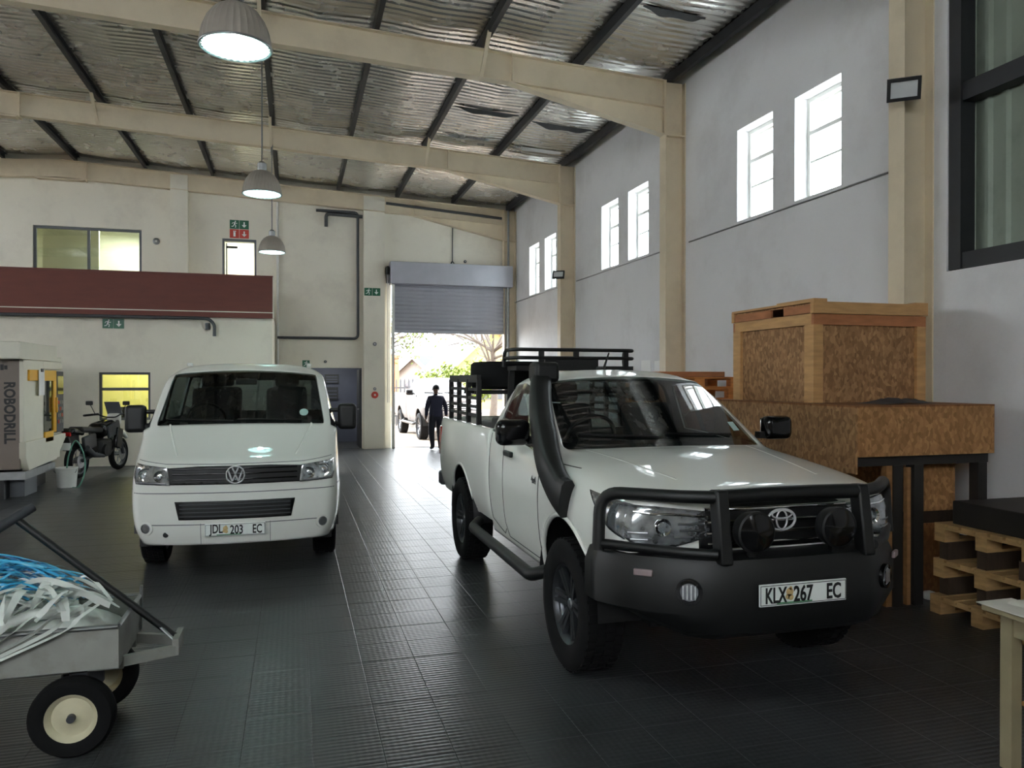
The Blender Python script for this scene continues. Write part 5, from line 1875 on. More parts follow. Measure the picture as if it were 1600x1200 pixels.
    seam(sk, [(-.86, 1.062), (-.6, 1.035), (0, 1.03), (.6, 1.035), (.86, 1.062)], 0, T, 'bonnet_seam', .004, MT['grey_paint'])
    for s in (-1, 1):
        seam(sk, [(s * .30, .31), (s * .30, .50)], 0, T, 'bumper_seam', .003, MT['grey_paint'])
    c = sk.front(-.60, .40, .0)
    MB().lathe([(0, -.006), (.024, -.004), (.026, .02)], 14, c, 'y').build('tow_cover', MT['black_plastic'], T, smooth=40)
    p = sk.front(0, .44, .02)
    plate(T, p, [('JDL', -.165, .115), ('203', .01, .11), ('EC', .19, .08)])
    st = [sk.front(a, b, .003) for a, b in [(.60 + .045 * math.cos(2 * PI * k / 12), 1.46 + .035 * math.sin(2 * PI * k / 12)) for k in range(12)]]
    if all(st): MB().add(st, [tuple(range(12))]).build('licence_disc', MT['sticker'], T)
    car_interior(T, .22, 1.36, .72, .80, (.85, 1.9), -1)
    c = sk.front(0, 1.80, -.06)
    MB().cbox(c + Vector((0, .03, -.02)), (.22, .03, .07)).build('interior_mirror', MT['black_plastic'], T, bevel=.012)
    return T


the_van = van('white panel van facing the viewer with black grille bar', (-.50, 8.27, 0), rad(-.8))

# ------------------------------------------------------------------ crates on the right
def framed_crate(label, x0, x1, y0, y1, z0, z1):
    t = thing('wooden_crate', label, 'crate', ((x0 + x1) / 2, (y0 + y1) / 2, z0))
    P = lambda m, n, mt: m.build(n, mt, t, w=True)
    th = .018
    # sheet panels on the four sides and lid
    P(MB().box(x0 + .03, x1 - .03, y0 + .03, y0 + .03 + th, z0 + .02, z1 - .1), 'panel', MT['osb'])
    P(MB().box(x0 + .03, x1 - .03, y1 - .03 - th, y1 - .03, z0 + .02, z1 - .1), 'panel', MT['osb'])
    P(MB().box(x0 + .03, x0 + .03 + th, y0 + .05, y1 - .05, z0 + .02, z1 - .1), 'panel', MT['osb'])
    P(MB().box(x1 - .03 - th, x1 - .03, y0 + .05, y1 - .05, z0 + .02, z1 - .1), 'panel', MT['osb'])
    P(MB().box(x0 + .03, x1 - .03, y0 + .03, y1 - .03, z0, z0 + .02), 'floor_panel', MT['osb'])
    P(MB().box(x0 + .02, x1 - .02, y0 + .02, y1 - .02, z1 - .03, z1 - .012), 'lid', MT['osb'])
    b = .095
    # battens: uprights at corners, rails at top
    for (xx, s) in ((x0, 1), (x1, -1)):
        for (yy, q) in ((y0, 1), (y1, -1)):
            P(MB().box(min(xx, xx + s * b), max(xx, xx + s * b), min(yy, yy + q * .03), max(yy, yy + q * .03), z0, z1 - .20), 'upright', MT['pine'])
            P(MB().box(min(xx, xx + s * .03), max(xx, xx + s * .03), min(yy + q * .03, yy + q * (.03 + b)), max(yy + q * .03, yy + q * (.03 + b)), z0, z1 - .20), 'upright', MT['pine'])
    for (yy, q) in ((y0, 1), (y1, -1)):
        P(MB().box(x0, x1, min(yy, yy + q * .03), max(yy, yy + q * .03), z1 - .20, z1 - .11), 'rail', MT['pine_red'])
        P(MB().box(x0 - .012, x1 + .012, min(yy - q * .012, yy + q * .03), max(yy - q * .012, yy + q * .03), z1 - .105, z1 - .005), 'rail', MT['pine'])
    for (xx, s) in ((x0, 1), (x1, -1)):
        P(MB().box(min(xx, xx + s * .03), max(xx, xx + s * .03), y0 + .03, y1 - .03, z1 - .20, z1 - .105), 'rail', MT['pine'])
        for (ya, yb_) in ((y0 + .03, y0 + .42), (y0 + .62, y1 - .03)):
            P(MB().box(min(xx, xx + s * .03), max(xx, xx + s * .03), ya, yb_, z1 - .10, z1 - .03), 'rail', MT['pine_red'])
    # lid boards
    P(MB().box(x0 - .015, x0 + .12, y0 - .02, y0 + .50, z1 - .012, z1 + .02), 'lid_board', MT['pine'])
    P(MB().box(x0 - .01, x0 + .10, y0 + .50, y1 + .01, z1 - .012, z1 + .008), 'lid_board', MT['pine'])
    P(MB().box(x1 - .12, x1 + .015, y0 - .01, y1 + .01, z1 - .012, z1 + .01), 'lid_board', MT['pine'])
    # left overhanging back batten seen behind the right end
    return t


framed_crate('tall wooden crate with pine frame and chipboard panels, on top of the long box', 4.25, 5.42, 5.58, 6.82, 1.60, 2.47)
t = thing('plank', 'pale upright plank leaning behind the tall framed crate', 'plank', (5.46, 5.72, 1.6))
MB().box(5.435, 5.475, 5.68, 5.77, 1.60, 2.28).build('board', MT['pine'], t, w=True)

# long chipboard box
t = thing('chipboard_box', 'long low chipboard box under the tall framed crate', 'box', (4.82, 5.98, 1.2))
x0, x1, y0, y1, z0, z1 = 4.15, 5.50, 4.95, 7.02, 1.20, 1.585
MB().box(x0 + .02, x1 - .0, y0, y0 + .02, z0, z1).build('panel', MT['osb2'], t, w=True, bevel=.002)
MB().box(x0, x0 + .02, y0, y1, z0 - .13, z1).build('panel', MT['osb'], t, w=True, bevel=.002)
MB().box(x1 - .02, x1, y0 + .02, y1, z0, z1).build('panel', MT['osb'], t, w=True)
MB().box(x0 + .02, x1 - .02, y1 - .02, y1, z0, z1).build('panel', MT['osb'], t, w=True)
MB().box(x0 + .02, x1 - .02, y0 + .02, y1 - .02, z0, z0 + .02).build('floor_panel', MT['osb'], t, w=True)
MB().box(x0 - .0, x1, y0, y1, z1, z1 + .014).build('lid', MT['osb3'], t, w=True)

# dark cloth on the box
m = MB()
vs = []; nx, ny_ = 16, 8
for i in range(nx + 1):
    for j in range(ny_ + 1):
        a, b = i / nx, j / ny_
        r = max(0, 1 - ((a - .55) / .5) ** 2) * max(0, 1 - ((b - .5) / .55) ** 2)
        vs.append((4.55 + a * .55, 5.12 + b * .35, 1.601 + .04 * r + .018 * math.sin(17 * a + 9 * b) * math.sin(7 * b + 3 * a) * r))
m.add(vs, [(i * (ny_ + 1) + j, (i + 1) * (ny_ + 1) + j, (i + 1) * (ny_ + 1) + j + 1, i * (ny_ + 1) + j + 1) for i in range(nx) for j in range(ny_)])
tag(m.build('dark_rag', MT['dark_grey'], smooth=70), 'crumpled dark cloth lying in front of the tall framed crate', 'cloth')

# dark steel trestle frame that carries the box
t = thing('steel_rack', 'dark steel rack under the long chipboard box', 'rack', (4.9, 5.9, 0))
for y in (5.05, 6.85):
    MB().box(4.18, 5.50, y - .04, y + .04, 1.12, 1.20).build('beam', MT['rack_dark'], t, w=True)
    for x in (4.60, 4.80, 5.44):
        MB().box(x - .045, x + .045, y - .045, y + .045, 0, 1.12).build('post', MT['rack_dark'], t, w=True)
for x in (4.60, 5.44):
    MB().box(x - .03, x + .03, 5.095, 6.805, .42, .48).build('tie', MT['rack_dark'], t, w=True)
    MB().box(x - .03, x + .03, 5.095, 6.805, 1.13, 1.19).build('tie', MT['rack_dark'], t, w=True)
MB().box(4.50, 4.56, 5.02, 5.08, 0, 1.12).build('batten', MT['pine2'], t, w=True)
MB().box(4.70, 4.735, 5.02, 5.06, 0, 1.10).build('batten', MT['pine2'], t, w=True)


def plain_box(label, x0, x1, y0, y1, z0, z1, mat, name='plywood_box'):
    t = thing(name, label, 'box', ((x0 + x1) / 2, (y0 + y1) / 2, z0))
    th = .02
    MB().box(x0, x1, y0, y0 + th, z0, z1 - th).build('panel', mat, t, w=True, bevel=.002)
    MB().box(x0, x1, y1 - th, y1, z0, z1 - th).build('panel', mat, t, w=True)
    MB().box(x0, x0 + th, y0 + th, y1 - th, z0, z1 - th).build('panel', mat, t, w=True)
    MB().box(x1 - th, x1, y0 + th, y1 - th, z0, z1 - th).build('panel', mat, t, w=True)
    MB().box(x0 - .005, x1 + .005, y0 - .005, y1 + .005, z1 - th, z1).build('lid', mat, t, w=True)
    return t


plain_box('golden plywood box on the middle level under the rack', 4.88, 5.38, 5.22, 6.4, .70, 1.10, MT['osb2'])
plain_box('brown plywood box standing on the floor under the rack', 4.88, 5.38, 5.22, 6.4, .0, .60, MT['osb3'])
for y in (5.28, 5.8, 6.3):
    tag(MB().box(4.86, 5.38, y - .05, y + .05, .60, .70).build('timber_bearer', MT['timber_dark']), 'dark timber bearer between the two plywood boxes under the rack', 'bearer', 'bearers under the golden plywood box')
m = MB().lathe([(0, 0), (.05, .0), (.06, .03), (.045, .06), (0, .075)], 14, (5.03, 5.18, .60))
tag(MB().lathe([(0, 0), (.045, .0), (.06, .03), (.045, .055), (0, .07)], 14, (5.02, 5.12, .0)).build('plastic_bag', MT['white_film'], smooth=60), 'small crumpled white plastic bag on the floor by the rack', 'bag')
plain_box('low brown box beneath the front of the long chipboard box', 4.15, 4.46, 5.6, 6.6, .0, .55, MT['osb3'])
plain_box('white carton behind the bull bar under the long box', 4.15, 4.46, 5.65, 6.5, .55, .95, MT['paper'], 'carton')


def pallet(label, x0, y0, z0, L=1.2, W=1.0, mat=None, group=None, rot=0.0):
    """boards run along local x; local origin at the near-left bottom corner"""
    mat = mat or MT['pallet_old']
    t = thing('pallet', label, 'pallet', (x0, y0, z0), rot, group)
    for yy in (0, W / 2 - .05, W - .10):
        MB().box(0, L, yy, yy + .10, 0, .02).build('bottom_board', mat, t)
        for xx in (0, L / 2 - .07, L - .14):
            MB().box(xx, xx + .14, yy, yy + .10, .02, .098).build('block', mat, t)
    for xx in (0, L / 2 - .07, L - .14):
        MB().box(xx, xx + .14, 0, W, .098, .118).build('stringer', mat, t)
    n = 7
    for k in range(n):
        yy = k * (W - .10) / (n - 1)
        MB().box(0, L, yy, yy + .10, .118, .140).build('deck_board', mat, t)
    return t


ZP = [0.0, .27, .54]
for k, (z, lab) in enumerate(zip(ZP, ('bottom', 'middle', 'top'))):
    pallet('weathered pallet at the right edge, %s one of the stack of three' % lab, 4.78 + .03 * k - (.02 if k == 0 else 0), 4.0 + .02 * k, z, L=1.0, W=.85, group='stacked pallets by the rack')
for k in (0, 1):
    for y in (4.08, 4.42, 4.76):
        tag(MB().box(4.84, 5.74, y, y + .08, ZP[k] + .14, ZP[k + 1]).build('timber_spacer', MT['timber_dark']), 'dark timber spacer between the %s two pallets of the weathered stack' % ('lower' if k == 0 else 'upper'), 'spacer', 'spacers of the %s layer' % ('lower' if k == 0 else 'upper'))
tag(MB().box(4.92, 5.76, 4.10, 4.80, .68, .86).build('dark_block', MT['rack_dark'], bevel=.01), 'flat dark block on top of the weathered pallet stack', 'box')  # plain dark block filling the black area above the pallets

# stack of orange pallets behind the pickup
for k in range(13):
    lab = 'topmost orange pallet of the tall stack beyond the pickup' if k == 12 else 'orange pallet under the topmost one in the stack beyond the pickup'
    p = pallet(lab, 4.28 + .02 * math.sin(k * 2.1), 8.55 + .02 * math.cos(k * 1.7), k * .141, 1.15, 1.2, MT['pallet_orange'], 'orange pallets beyond the pickup')
tag(MB().box(4.38, 5.3, 8.7, 9.5, 1.835, 1.90).build('timber_sheet', MT['pine_red'], bevel=.004), 'reddish board lying on top of the orange pallets', 'board')

# ------------------------------------------------------------------ table at the right edge
t = thing('work_table', 'cream steel work table at the bottom right edge', 'table', (3.65, 2.5, 0))
MB().box(3.10, 4.30, 2.05, 2.86, .72, .75).build('table_top', MT['cream_table'], t, w=True, bevel=.006)
for x in (3.19, 4.21):
    for y in (2.14, 2.78):
        MB().box(x - .03, x + .03, y - .03, y + .03, 0, .72).build('leg', MT['cream_table'], t, w=True)
MB().box(3.19, 4.21, 2.76, 2.80, .62, .72).build('apron', MT['cream_table'], t, w=True)
MB().box(3.19, 4.21, 2.12, 2.16, .62, .72).build('apron', MT['cream_table'], t, w=True)
MB().box(3.17, 3.21, 2.17, 2.75, .62, .72).build('apron', MT['cream_table'], t, w=True)
MB().box(3.22, 4.18, 2.17, 2.75, .30, .32).build('shelf', MT['pine2'], t, w=True)


def cloth(name, label, cat, cx, cy_, z, a, b, hgt, mat, seed):
    rg = random.Random(seed)
    m = MB(); vs = []; n = 18
    for i in range(n + 1):
        for j in range(n + 1):
            u, v = -1 + 2 * i / n, -1 + 2 * j / n
            r = max(0, 1 - u * u) * max(0, 1 - v * v)
            nz = mnoise.noise(Vector((u * 2.6 + seed, v * 2.6, seed)))
            vs.append((cx + u * a * (1 + .1 * nz), cy_ + v * b * (1 + .1 * nz), z + .003 + hgt * r ** .5 * (.65 + .6 * nz)))
    m.add(vs, [(i * (n + 1) + j, (i + 1) * (n + 1) + j, (i + 1) * (n + 1) + j + 1, i * (n + 1) + j + 1) for i in range(n) for j in range(n)])
    return tag(m.build(name, mat, smooth=70), label, cat)


cloth('cloth', 'crumpled white cloth lying on the cream work table', 'cloth', 3.42, 2.66, .75, .22, .16, .06, MT['cloth'], 3)
# draped sheet over table corner
tag(MB().box(3.085, 3.30, 2.60, 2.875, .751, .756).build('table_mat', MT['cloth'], bevel=.002), 'pale mat on the corner of the cream work table', 'mat')
tag(MB().lathe([(0, 0), (.05, 0), (.055, .1), (.04, .16), (.02, .18), (.02, .2), (0, .2)], 14, (3.40, 2.45, .32)).build('green_bottle', MT['plate_green'], smooth=40), 'green bottle on the shelf under the cream table', 'bottle')

# ------------------------------------------------------------------ hand cart, bottom left
ct = thing('hand_cart', 'grey pull cart with cream wheels and black handle at bottom left', 'cart', (-1.35, 4.36, 0))
P = lambda m, n, mt, **k: m.build(n, mt, ct, w=True, **k)
X0, X1, Y0, Y1 = -2.0, -.82, 4.10, 4.66
P(MB().box(X0, X1, Y0, Y0 + .015, .42, .60), 'side_panel', MT['cart_grey'])
P(MB().box(X0, X1, Y1 - .015, Y1, .42, .60), 'side_panel', MT['cart_grey'])
P(MB().box(X0, X0 + .015, Y0 + .015, Y1 - .015, .42, .60), 'end_panel', MT['cart_grey'])
P(MB().box(X1 - .015, X1, Y0 + .015, Y1 - .015, .42, .60), 'end_panel', MT['cart_grey'])
P(MB().box(X0, X1, Y0, Y1, .40, .42), 'floor_panel', MT['cart_grey'])
m = MB()
for y in (Y0 - .006, Y1 + .006): m.tube([(X0, y, .605), (X1, y, .605)], .012, 6)
m.tube([(X1, Y0, .605), (X1, Y1, .605)], .012, 6)
P(m, 'top_rim', MT['steel'], smooth=60)
P(MB().box(X1 + .0, X1 + .012, Y1 - .03, Y1, .42, .66), 'corner_post', MT['steel'])
m = MB()
m.bar((X0 + .2, Y0 + .12, .38), (X1, Y0 + .12, .38), .04, .04).bar((X0 + .2, Y1 - .12, .38), (X1, Y1 - .12, .38), .04, .04)
m.bar((X1, Y0 + .10, .40), (X1 + .24, 4.30, .40), .03, .05).bar((X1, Y1 - .10, .40), (X1 + .24, 4.46, .40), .03, .05)
m.bar((X1 + .23, 4.28, .42), (X1 + .23, 4.48, .42), .03, .08)
P(m, 'tongue_frame', MT['cart_grey'])
for xw in (-1.02, -1.85):
    P(MB().tube([(xw, Y0 + .02, .19), (xw, Y1 - .02, .19)], .015, 8), 'axle', MT['dark_grey'])
    for yw in (Y0 + .1, Y1 - .14):
        P(MB().box(xw - .04, xw + .04, yw, yw + .04, .19, .38), 'axle_bracket', MT['dark_grey'])
for xw in (-1.02, -1.85):
    for yw, s in ((Y0 + .0, -1), (Y1 - .0, 1)):
        w0 = MB().lathe([(.115, -.035), (.14, -.045), (.175, -.042), (.19, -.02), (.19, .02), (.175, .042), (.14, .045), (.115, .035)], 36, (xw, yw, .19), 'y')
        o = P(w0, 'wheel', MT['rubber'], smooth=50)
        MB().lathe([(.0, s * .02), (.03, s * .02), (.045, s * .012), (.09, s * .010), (.108, s * .03), (.12, s * .036), (.12, -s * .03)], 32, (xw, yw, .19), 'y').build('rim', MT['rim_cream'], o, w=True, smooth=40)
        MB().lathe([(.0, s * .045), (.018, s * .045), (.02, s * .02)], 14, (xw, yw, .19), 'y').build('hub', MT['dark_grey'], o, w=True, smooth=40)
hp0, hp1 = Vector((X1 + .23, 4.38, .43)), Vector((-1.34, 4.38, 1.10))
hd = P(MB().tube([hp0, hp1], .019, 10), 'handle', MT['black_steel'], smooth=60)
MB().tube([hp0 + Vector((0, -.06, 0)), hp0 + Vector((-.1, 0, .085))], .009, 6).build('handle_brace', MT['steel'], hd, w=True, smooth=60)
MB().tube([hp1 + Vector((-.10, -.10, -.06)), hp1 + Vector((.06, .05, .05))], .024, 10).build('grip', MT['dark_grey'], hd, w=True, smooth=60)

# the load: straps and film
rg = random.Random(11)
m = MB()


def ribbon(mb, pts, w_, rg, tw=.6):
    pts = spline(pts, 6)
    vs = []
    a0 = rg.uniform(0, 6)
    for k, p in enumerate(pts):
        t = (pts[min(k + 1, len(pts) - 1)] - pts[max(k - 1, 0)]).normalized()
        s = t.cross(Vector((0, 0, 1)))
        if s.length < .05: s = Vector((0, 1, 0))
        s.normalize(); u = s.cross(t)
        a = a0 + tw * k * .3
        d = s * math.cos(a) * .9 + u * math.sin(a) * .6
        vs += [p - d * w_ / 2, p + d * w_ / 2]
    mb.add(vs, [(2 * k, 2 * k + 1, 2 * k + 3, 2 * k + 2) for k in range(len(pts) - 1)])


def heap(px, py, top=.80):
    return .60 + max(0, (top - .60) * (1 - ((px + 1.65) / .75) ** 2) * (1 - ((py - 4.38) / .36) ** 2))


pile = MB(); vs = []; n = 24
for i in range(n + 1):
    for j in range(n + 1):
        u, v = i / n, j / n
        x, y = -1.98 + u * 1.12, Y0 + .03 + v * (Y1 - Y0 - .06)
        r = max(0, math.sin(PI * u) * math.sin(PI * v)) ** .5
        nz = mnoise.noise(Vector((x * 5, y * 5, 2)))
        vs.append((x, y, .46 + r * (.24 + .07 * nz)))
pile.add(vs, [(i * (n + 1) + j, (i + 1) * (n + 1) + j, (i + 1) * (n + 1) + j + 1, i * (n + 1) + j + 1) for i in range(n) for j in range(n)])
tag(pile.build('plastic_sheet', MT['white_film'], smooth=70), 'crumpled pale plastic sheet filling the grey cart', 'plastic sheet')
for nm, mt, cnt, lab in (('blue_strapping', MT['blue_strap'], 210, 'heap of light blue plastic strapping on the cart'), ('deep_blue_strapping', MT['blue_strap2'], 50, 'darker blue strapping mixed in at the back of the cart')):
    m = MB()
    for k in range(cnt):
        cx, cyy = rg.uniform(-2.0, -1.22), rg.uniform(4.22, 4.62)
        a = rg.gauss(.35, .35)
        L = rg.uniform(.25, .5)
        z = .68 + .20 * max(0, 1 - ((cyy - 4.42) / .34) ** 2) * max(0, 1 - ((cx + 1.72) / .7) ** 2) + rg.uniform(-.04, .03)
        d = Vector((math.cos(a), math.sin(a) * .5, 0))
        c = Vector((cx, cyy, z))
        ribbon(m, [c - d * L / 2 + Vector((0, 0, -.05)), c + Vector((0, rg.uniform(-.03, .03), .03)), c + d * L / 2 + Vector((0, 0, rg.uniform(-.10, -.02)))], .016, rg)
    o = m.build(nm, mt, smooth=60)
    tag(o, lab, 'strapping', kind='stuff')
m = MB()
for k in range(70):
    cx, cyy = rg.uniform(-1.75, -.98), rg.uniform(4.10, 4.42)
    a = rg.gauss(.6, .7)
    L = rg.uniform(.25, .6)
    z = .64 + .10 * max(0, 1 - ((cx + 1.35) / .5) ** 2) + rg.uniform(-.02, .05)
    d = Vector((math.cos(a), math.sin(a) * .5, 0))
    c = Vector((cx, cyy, z))
    ribbon(m, [c - d * L / 2 + Vector((0, -.02, -.06)), c + Vector((0, 0, .04)), c + d * L / 2 + Vector((0, .02, -.05))], rg.uniform(.02, .05), rg)
# strips hanging over the near side
for k in range(9):
    x = -1.62 + .07 * k + rg.uniform(-.02, .02)
    ribbon(m, [(x + .16, 4.25, .70), (x + .07, 4.12, .655), (x, 4.075, .60), (x - .10 - .03 * k % 3, 4.07, .46)], .035, rg, .15)
o = m.build('white_strapping', MT['white_film'], smooth=60)
tag(o, 'tangle of white plastic film strips on the near side of the cart', 'strapping', kind='stuff')
# a rolled film tube looping on top
tag(MB().tube(spline([(-1.0, 4.22, .66), (-1.2, 4.16, .67), (-1.34, 4.12, .64), (-1.40, 4.14, .70), (-1.36, 4.22, .73), (-1.24, 4.28, .74), (-1.05, 4.30, .71)], 6), .028, 8).build('film_roll', MT['white_film'], smooth=60), 'twisted rope of white film looped on the cart', 'film')

# ------------------------------------------------------------------ machining centre on the left
mc = thing('milling_machine', 'white and yellow enclosed milling machine at the left edge', 'machine', (-4.9, 14.0, 0))
P = lambda m, n, mt, **k: m.build(n, mt, mc, w=True, **k)
XF = -3.92
ya, yb_ = 13.05, 15.15
P(MB().box(-6.0, XF - .25, ya + .05, yb_ - .05, .0, .42), 'base', MT['black_plastic'])
P(MB().box(-6.2, XF - .02, ya, ya + .05, .45, 2.10), 'side_panel', MT['machine_grey'], bevel=.01)
P(MB().box(-6.2, XF - .03, ya + .05, yb_ - .03, .45, 2.06), 'cabinet', MT['machine_white'])
# front panel (faces the van) with sloped lower apron
m = MB().prism([(ya - .0, .62), (ya + .15, .42), (yb_ - .55, .46), (yb_ - .02, .78), (yb_ - .02, .86), (ya, .86)], 'x', XF - .04, XF + .06)
P(m, 'apron', MT['machine_white'], bevel=.008)
P(MB().box(XF - .03, XF + .03, ya, ya + .95, .86, 2.10), 'front_panel', MT['machine_white'], bevel=.008)
P(MB().box(XF - .03, XF + .03, ya + .95, yb_ - .1, 1.97, 2.10), 'front_panel', MT['machine_white'], bevel=.008)
P(MB().box(-5.6, XF + .06, ya - .25, yb_ - .50, 2.10, 2.36), 'top_cover', MT['machine_white'], bevel=.012)
P(MB().box(-5.6, XF + .0, yb_ - .50, yb_ - .05, 2.10, 2.18), 'top_cover', MT['machine_white'], bevel=.012)
dr = P(MB().box(XF + .03, XF + .06, ya + .18, yb_ - .55, 1.78, 1.95).box(XF + .03, XF + .06, yb_ - .72, yb_ - .55, .92, 1.78).box(XF + .03, XF + .06, ya + .95, yb_ - .72, .78, .95), 'door', MT['yellow'], bevel=.006)
MB().box(XF + .035, XF + .042, ya + .95, yb_ - .72, .95, 1.78).build('door_window', MT['glass_car'], dr, w=True)
MB().tube([(XF + .09, yb_ - .66, 1.25), (XF + .09, yb_ - .66, 1.50)], .018, 8).build('door_handle', MT['yellow'], dr, w=True)
cp = P(MB().box(XF - .05, XF + .05, yb_ - .50, yb_ - .10, .90, 1.94), 'control_panel', MT['dark_grey'], bevel=.01)
MB().box(XF + .05, XF + .055, yb_ - .46, yb_ - .14, 1.55, 1.86).build('screen', MT['black_gloss'], cp, w=True)
for k in range(4):
    for j in range(3):
        MB().box(XF + .05, XF + .06, yb_ - .44 + .1 * j, yb_ - .38 + .1 * j, 1.05 + .11 * k, 1.11 + .11 * k).build('button', MT['steel'] if (k + j) % 3 else MT['red_sign'], cp, w=True)
P(MB().box(-5.0, XF + .05, ya - .0, yb_ - .6, .30, .42), 'drip_tray', MT['steel'])
P(MB().box(XF - .9, XF - .05, ya + .3, ya + .9, .0, .30), 'coolant_tank', MT['grey_paint'], bevel=.01)
# lettering down the side panel, reading from the top
m = text_mb('ROBODRILL', .20, .004, .92, .007)
R = Matrix.Rotation(rad(90), 3, 'Y')
moved(m, (-4.07, ya - .004, 1.30), R).build('side_lettering', MT['black_plastic'], mc, w=False).location = -LOC[mc.name]
m = MB()
for k in range(3): m.box(-4.24 + .05 * k, -4.20 + .05 * k, ya - .006, ya - .001, 1.93 + .01 * k, 2.04 - .015 * k)
P(m, 'side_logo', MT['black_plastic'])
for k in range(2):
    pass
# papers clipped on the machine
t = thing('clipboard', 'white papers on a clipboard hanging on the yellow machine door', 'clipboard', (XF + .07, 13.75, 1.55))
MB().box(0, .008, -.14, .14, 0, .40).build('sheet', MT['paper'], t)
MB().box(.006, .02, -.05, .05, .37, .42).build('clip', MT['dark_grey'], t)

# bucket and hose
bkx, bky = -3.66, 14.40
t = thing('bucket', 'white plastic bucket on the floor beside the milling machine', 'bucket', (bkx, bky, 0))
MB().lathe([(0, .005), (.135, .005), (.135, 0), (.14, .0), (.165, .30), (.172, .305), (.172, .33), (.16, .33), (.13, .02), (0, .02)], 28).build('pail', MT['frame_white'], t, smooth=40)
MB().tube([(.17 * math.cos(a), .17 * math.sin(a) * .3 - .1, .30 - .10 * math.sin(a)) for a in [PI * k / 12 for k in range(13)]], .005, 5).build('handle', MT['steel'], t, smooth=60)
tag(MB().tube(spline([(-3.66, 14.40, .30), (-3.6, 14.30, .55), (-3.50, 14.3, .78), (-3.42, 14.45, .55), (-3.40, 14.45, .25), (-3.46, 14.3, .012), (-3.62, 14.35, .012)], 8), .012, 8).build('hose', MT['green_hose'], smooth=60), 'thin pale green hose looping from the bucket', 'hose')

# ------------------------------------------------------------------ motorcycle
mo = thing('motorcycle', 'black adventure motorcycle parked between the machine and the office window', 'motorcycle', (-3.78, 15.52, 0), rad(-16))
# local: forward is +y, rear axle at y=0, front axle at y=1.45
P = lambda m, n, mt, **k: m.build(n, mt, mo, **k)


def mwheel(y, R, w_):
    o = P(MB().lathe([(R - .085, -w_ * .4), (R - .05, -w_ / 2), (R - .015, -w_ * .35), (R, 0), (R - .015, w_ * .35), (R - .05, w_ / 2), (R - .085, w_ * .4)], 40, (0, y, R), 'x'), 'wheel', MT['rubber'], smooth=50)
    MB().lathe([(R - .08, -w_ * .36), (R - .10, -w_ * .3), (R - .105, 0), (R - .10, w_ * .3), (R - .08, w_ * .36)], 36, (0, y, R), 'x').build('rim', MT['dark_alloy'], o, smooth=50)
    m = MB()
    for k in range(12):
        a = 2 * PI * k / 12
        m.tube([(.03 * (-1) ** k, y + .03 * math.cos(a + .3), R + .03 * math.sin(a + .3)), (0, y + (R - .10) * math.cos(a), R + (R - .10) * math.sin(a))], .006, 5)
    m.lathe([(0, -.08), (.045, -.08), (.04, 0), (.045, .08), (0, .08)], 14, (0, y, R), 'x')
    m.build('spokes', MT['alloy'], o)
    MB().lathe([(.05, .075), (.13, .075), (.13, .08), (.05, .08)], 28, (0, y, R), 'x', closed=True).build('brake_disc', MT['steel'], o)


mwheel(0, .325, .15)
mwheel(1.46, .33, .11)
m = MB()
for s in (-1, 1):
    m.tube([(s * .10, 1.46, .33), (s * .10, 1.22, 1.0)], .027, 8)
P(m, 'fork', MT['dark_grey'], smooth=60)
m = MB()
for s in (-1, 1): m.tube([(s * .10, 0, .325), (s * .09, .55, .42)], .03, 8)
P(m, 'swingarm', MT['dark_grey'], smooth=60)
P(MB().tube(bend([(-.12, .5, .42), (-.14, .95, .40), (-.12, 1.12, .72), (0, 1.2, .95), (.12, 1.12, .72), (.14, .95, .40), (.12, .5, .42)], .1), .022, 8), 'frame', MT['black_steel'], smooth=60)
P(MB().cbox((0, .72, .50), (.34, .42, .34)), 'engine', MT['black_plastic'], bevel=.06)
P(MB().lathe([(.0, -.22), (.11, -.21), (.12, -.17), (.12, .17), (.11, .21), (0, .22)], 20, (0, .66, .46), 'x'), 'engine_cover', MT['black_plastic'], smooth=50)
# tank, seat, tail as rounded solids
P(MB().cbox((0, .86, .86), (.34, .52, .28), Matrix.Rotation(rad(8), 3, 'X')), 'fuel_tank', MT['black_gloss'], bevel=.10, seg=5)
for s in (-1, 1):
    P(MB().cbox((s * .17, .95, .84), (.05, .44, .24), Matrix.Rotation(rad(14), 3, 'X')), 'tank_panel', MT['dark_alloy'], bevel=.02)
    P(MB().cbox((s * .20, 1.08, .66), (.06, .22, .40), Matrix.Rotation(rad(-12), 3, 'X')), 'radiator_shroud', MT['black_gloss'], bevel=.025)
    P(MB().cbox((s * .16, .12, .66), (.06, .42, .26), Matrix.Rotation(rad(8), 3, 'X')), 'side_panel', MT['black_plastic'], bevel=.025)
P(MB().cbox((0, .30, .87), (.28, .72, .11), Matrix.Rotation(rad(-4), 3, 'X')), 'seat', MT['black_plastic'], bevel=.045, seg=4)
P(MB().cbox((0, -.12, .86), (.24, .36, .10), Matrix.Rotation(rad(-10), 3, 'X')), 'tail', MT['black_gloss'], bevel=.035, seg=3)
P(MB().cbox((0, -.31, .83), (.14, .03, .07)), 'tail_light', MT['red_lens'], bevel=.01)
P(MB().box(-.09, .09, -.36, -.345, .55, .68), 'rear_plate', MT['sign_white'])
P(MB().cbox((0, -.33, .66), (.16, .04, .26), Matrix.Rotation(rad(18), 3, 'X')), 'rear_mudguard', MT['black_plastic'], bevel=.01)
P(MB().tube([(.17, .6, .36), (.20, .2, .42), (.21, -.05, .56)], [.03, .05, .055], 12), 'exhaust', MT['dark_grey'], smooth=50)
P(MB().tube(bend([(-.42, 1.02, 1.10), (-.24, 1.10, 1.13), (-.1, 1.16, 1.06), (.1, 1.16, 1.06), (.24, 1.10, 1.13), (.42, 1.02, 1.10)], .06), .014, 8), 'handlebar', MT['black_steel'], smooth=60)
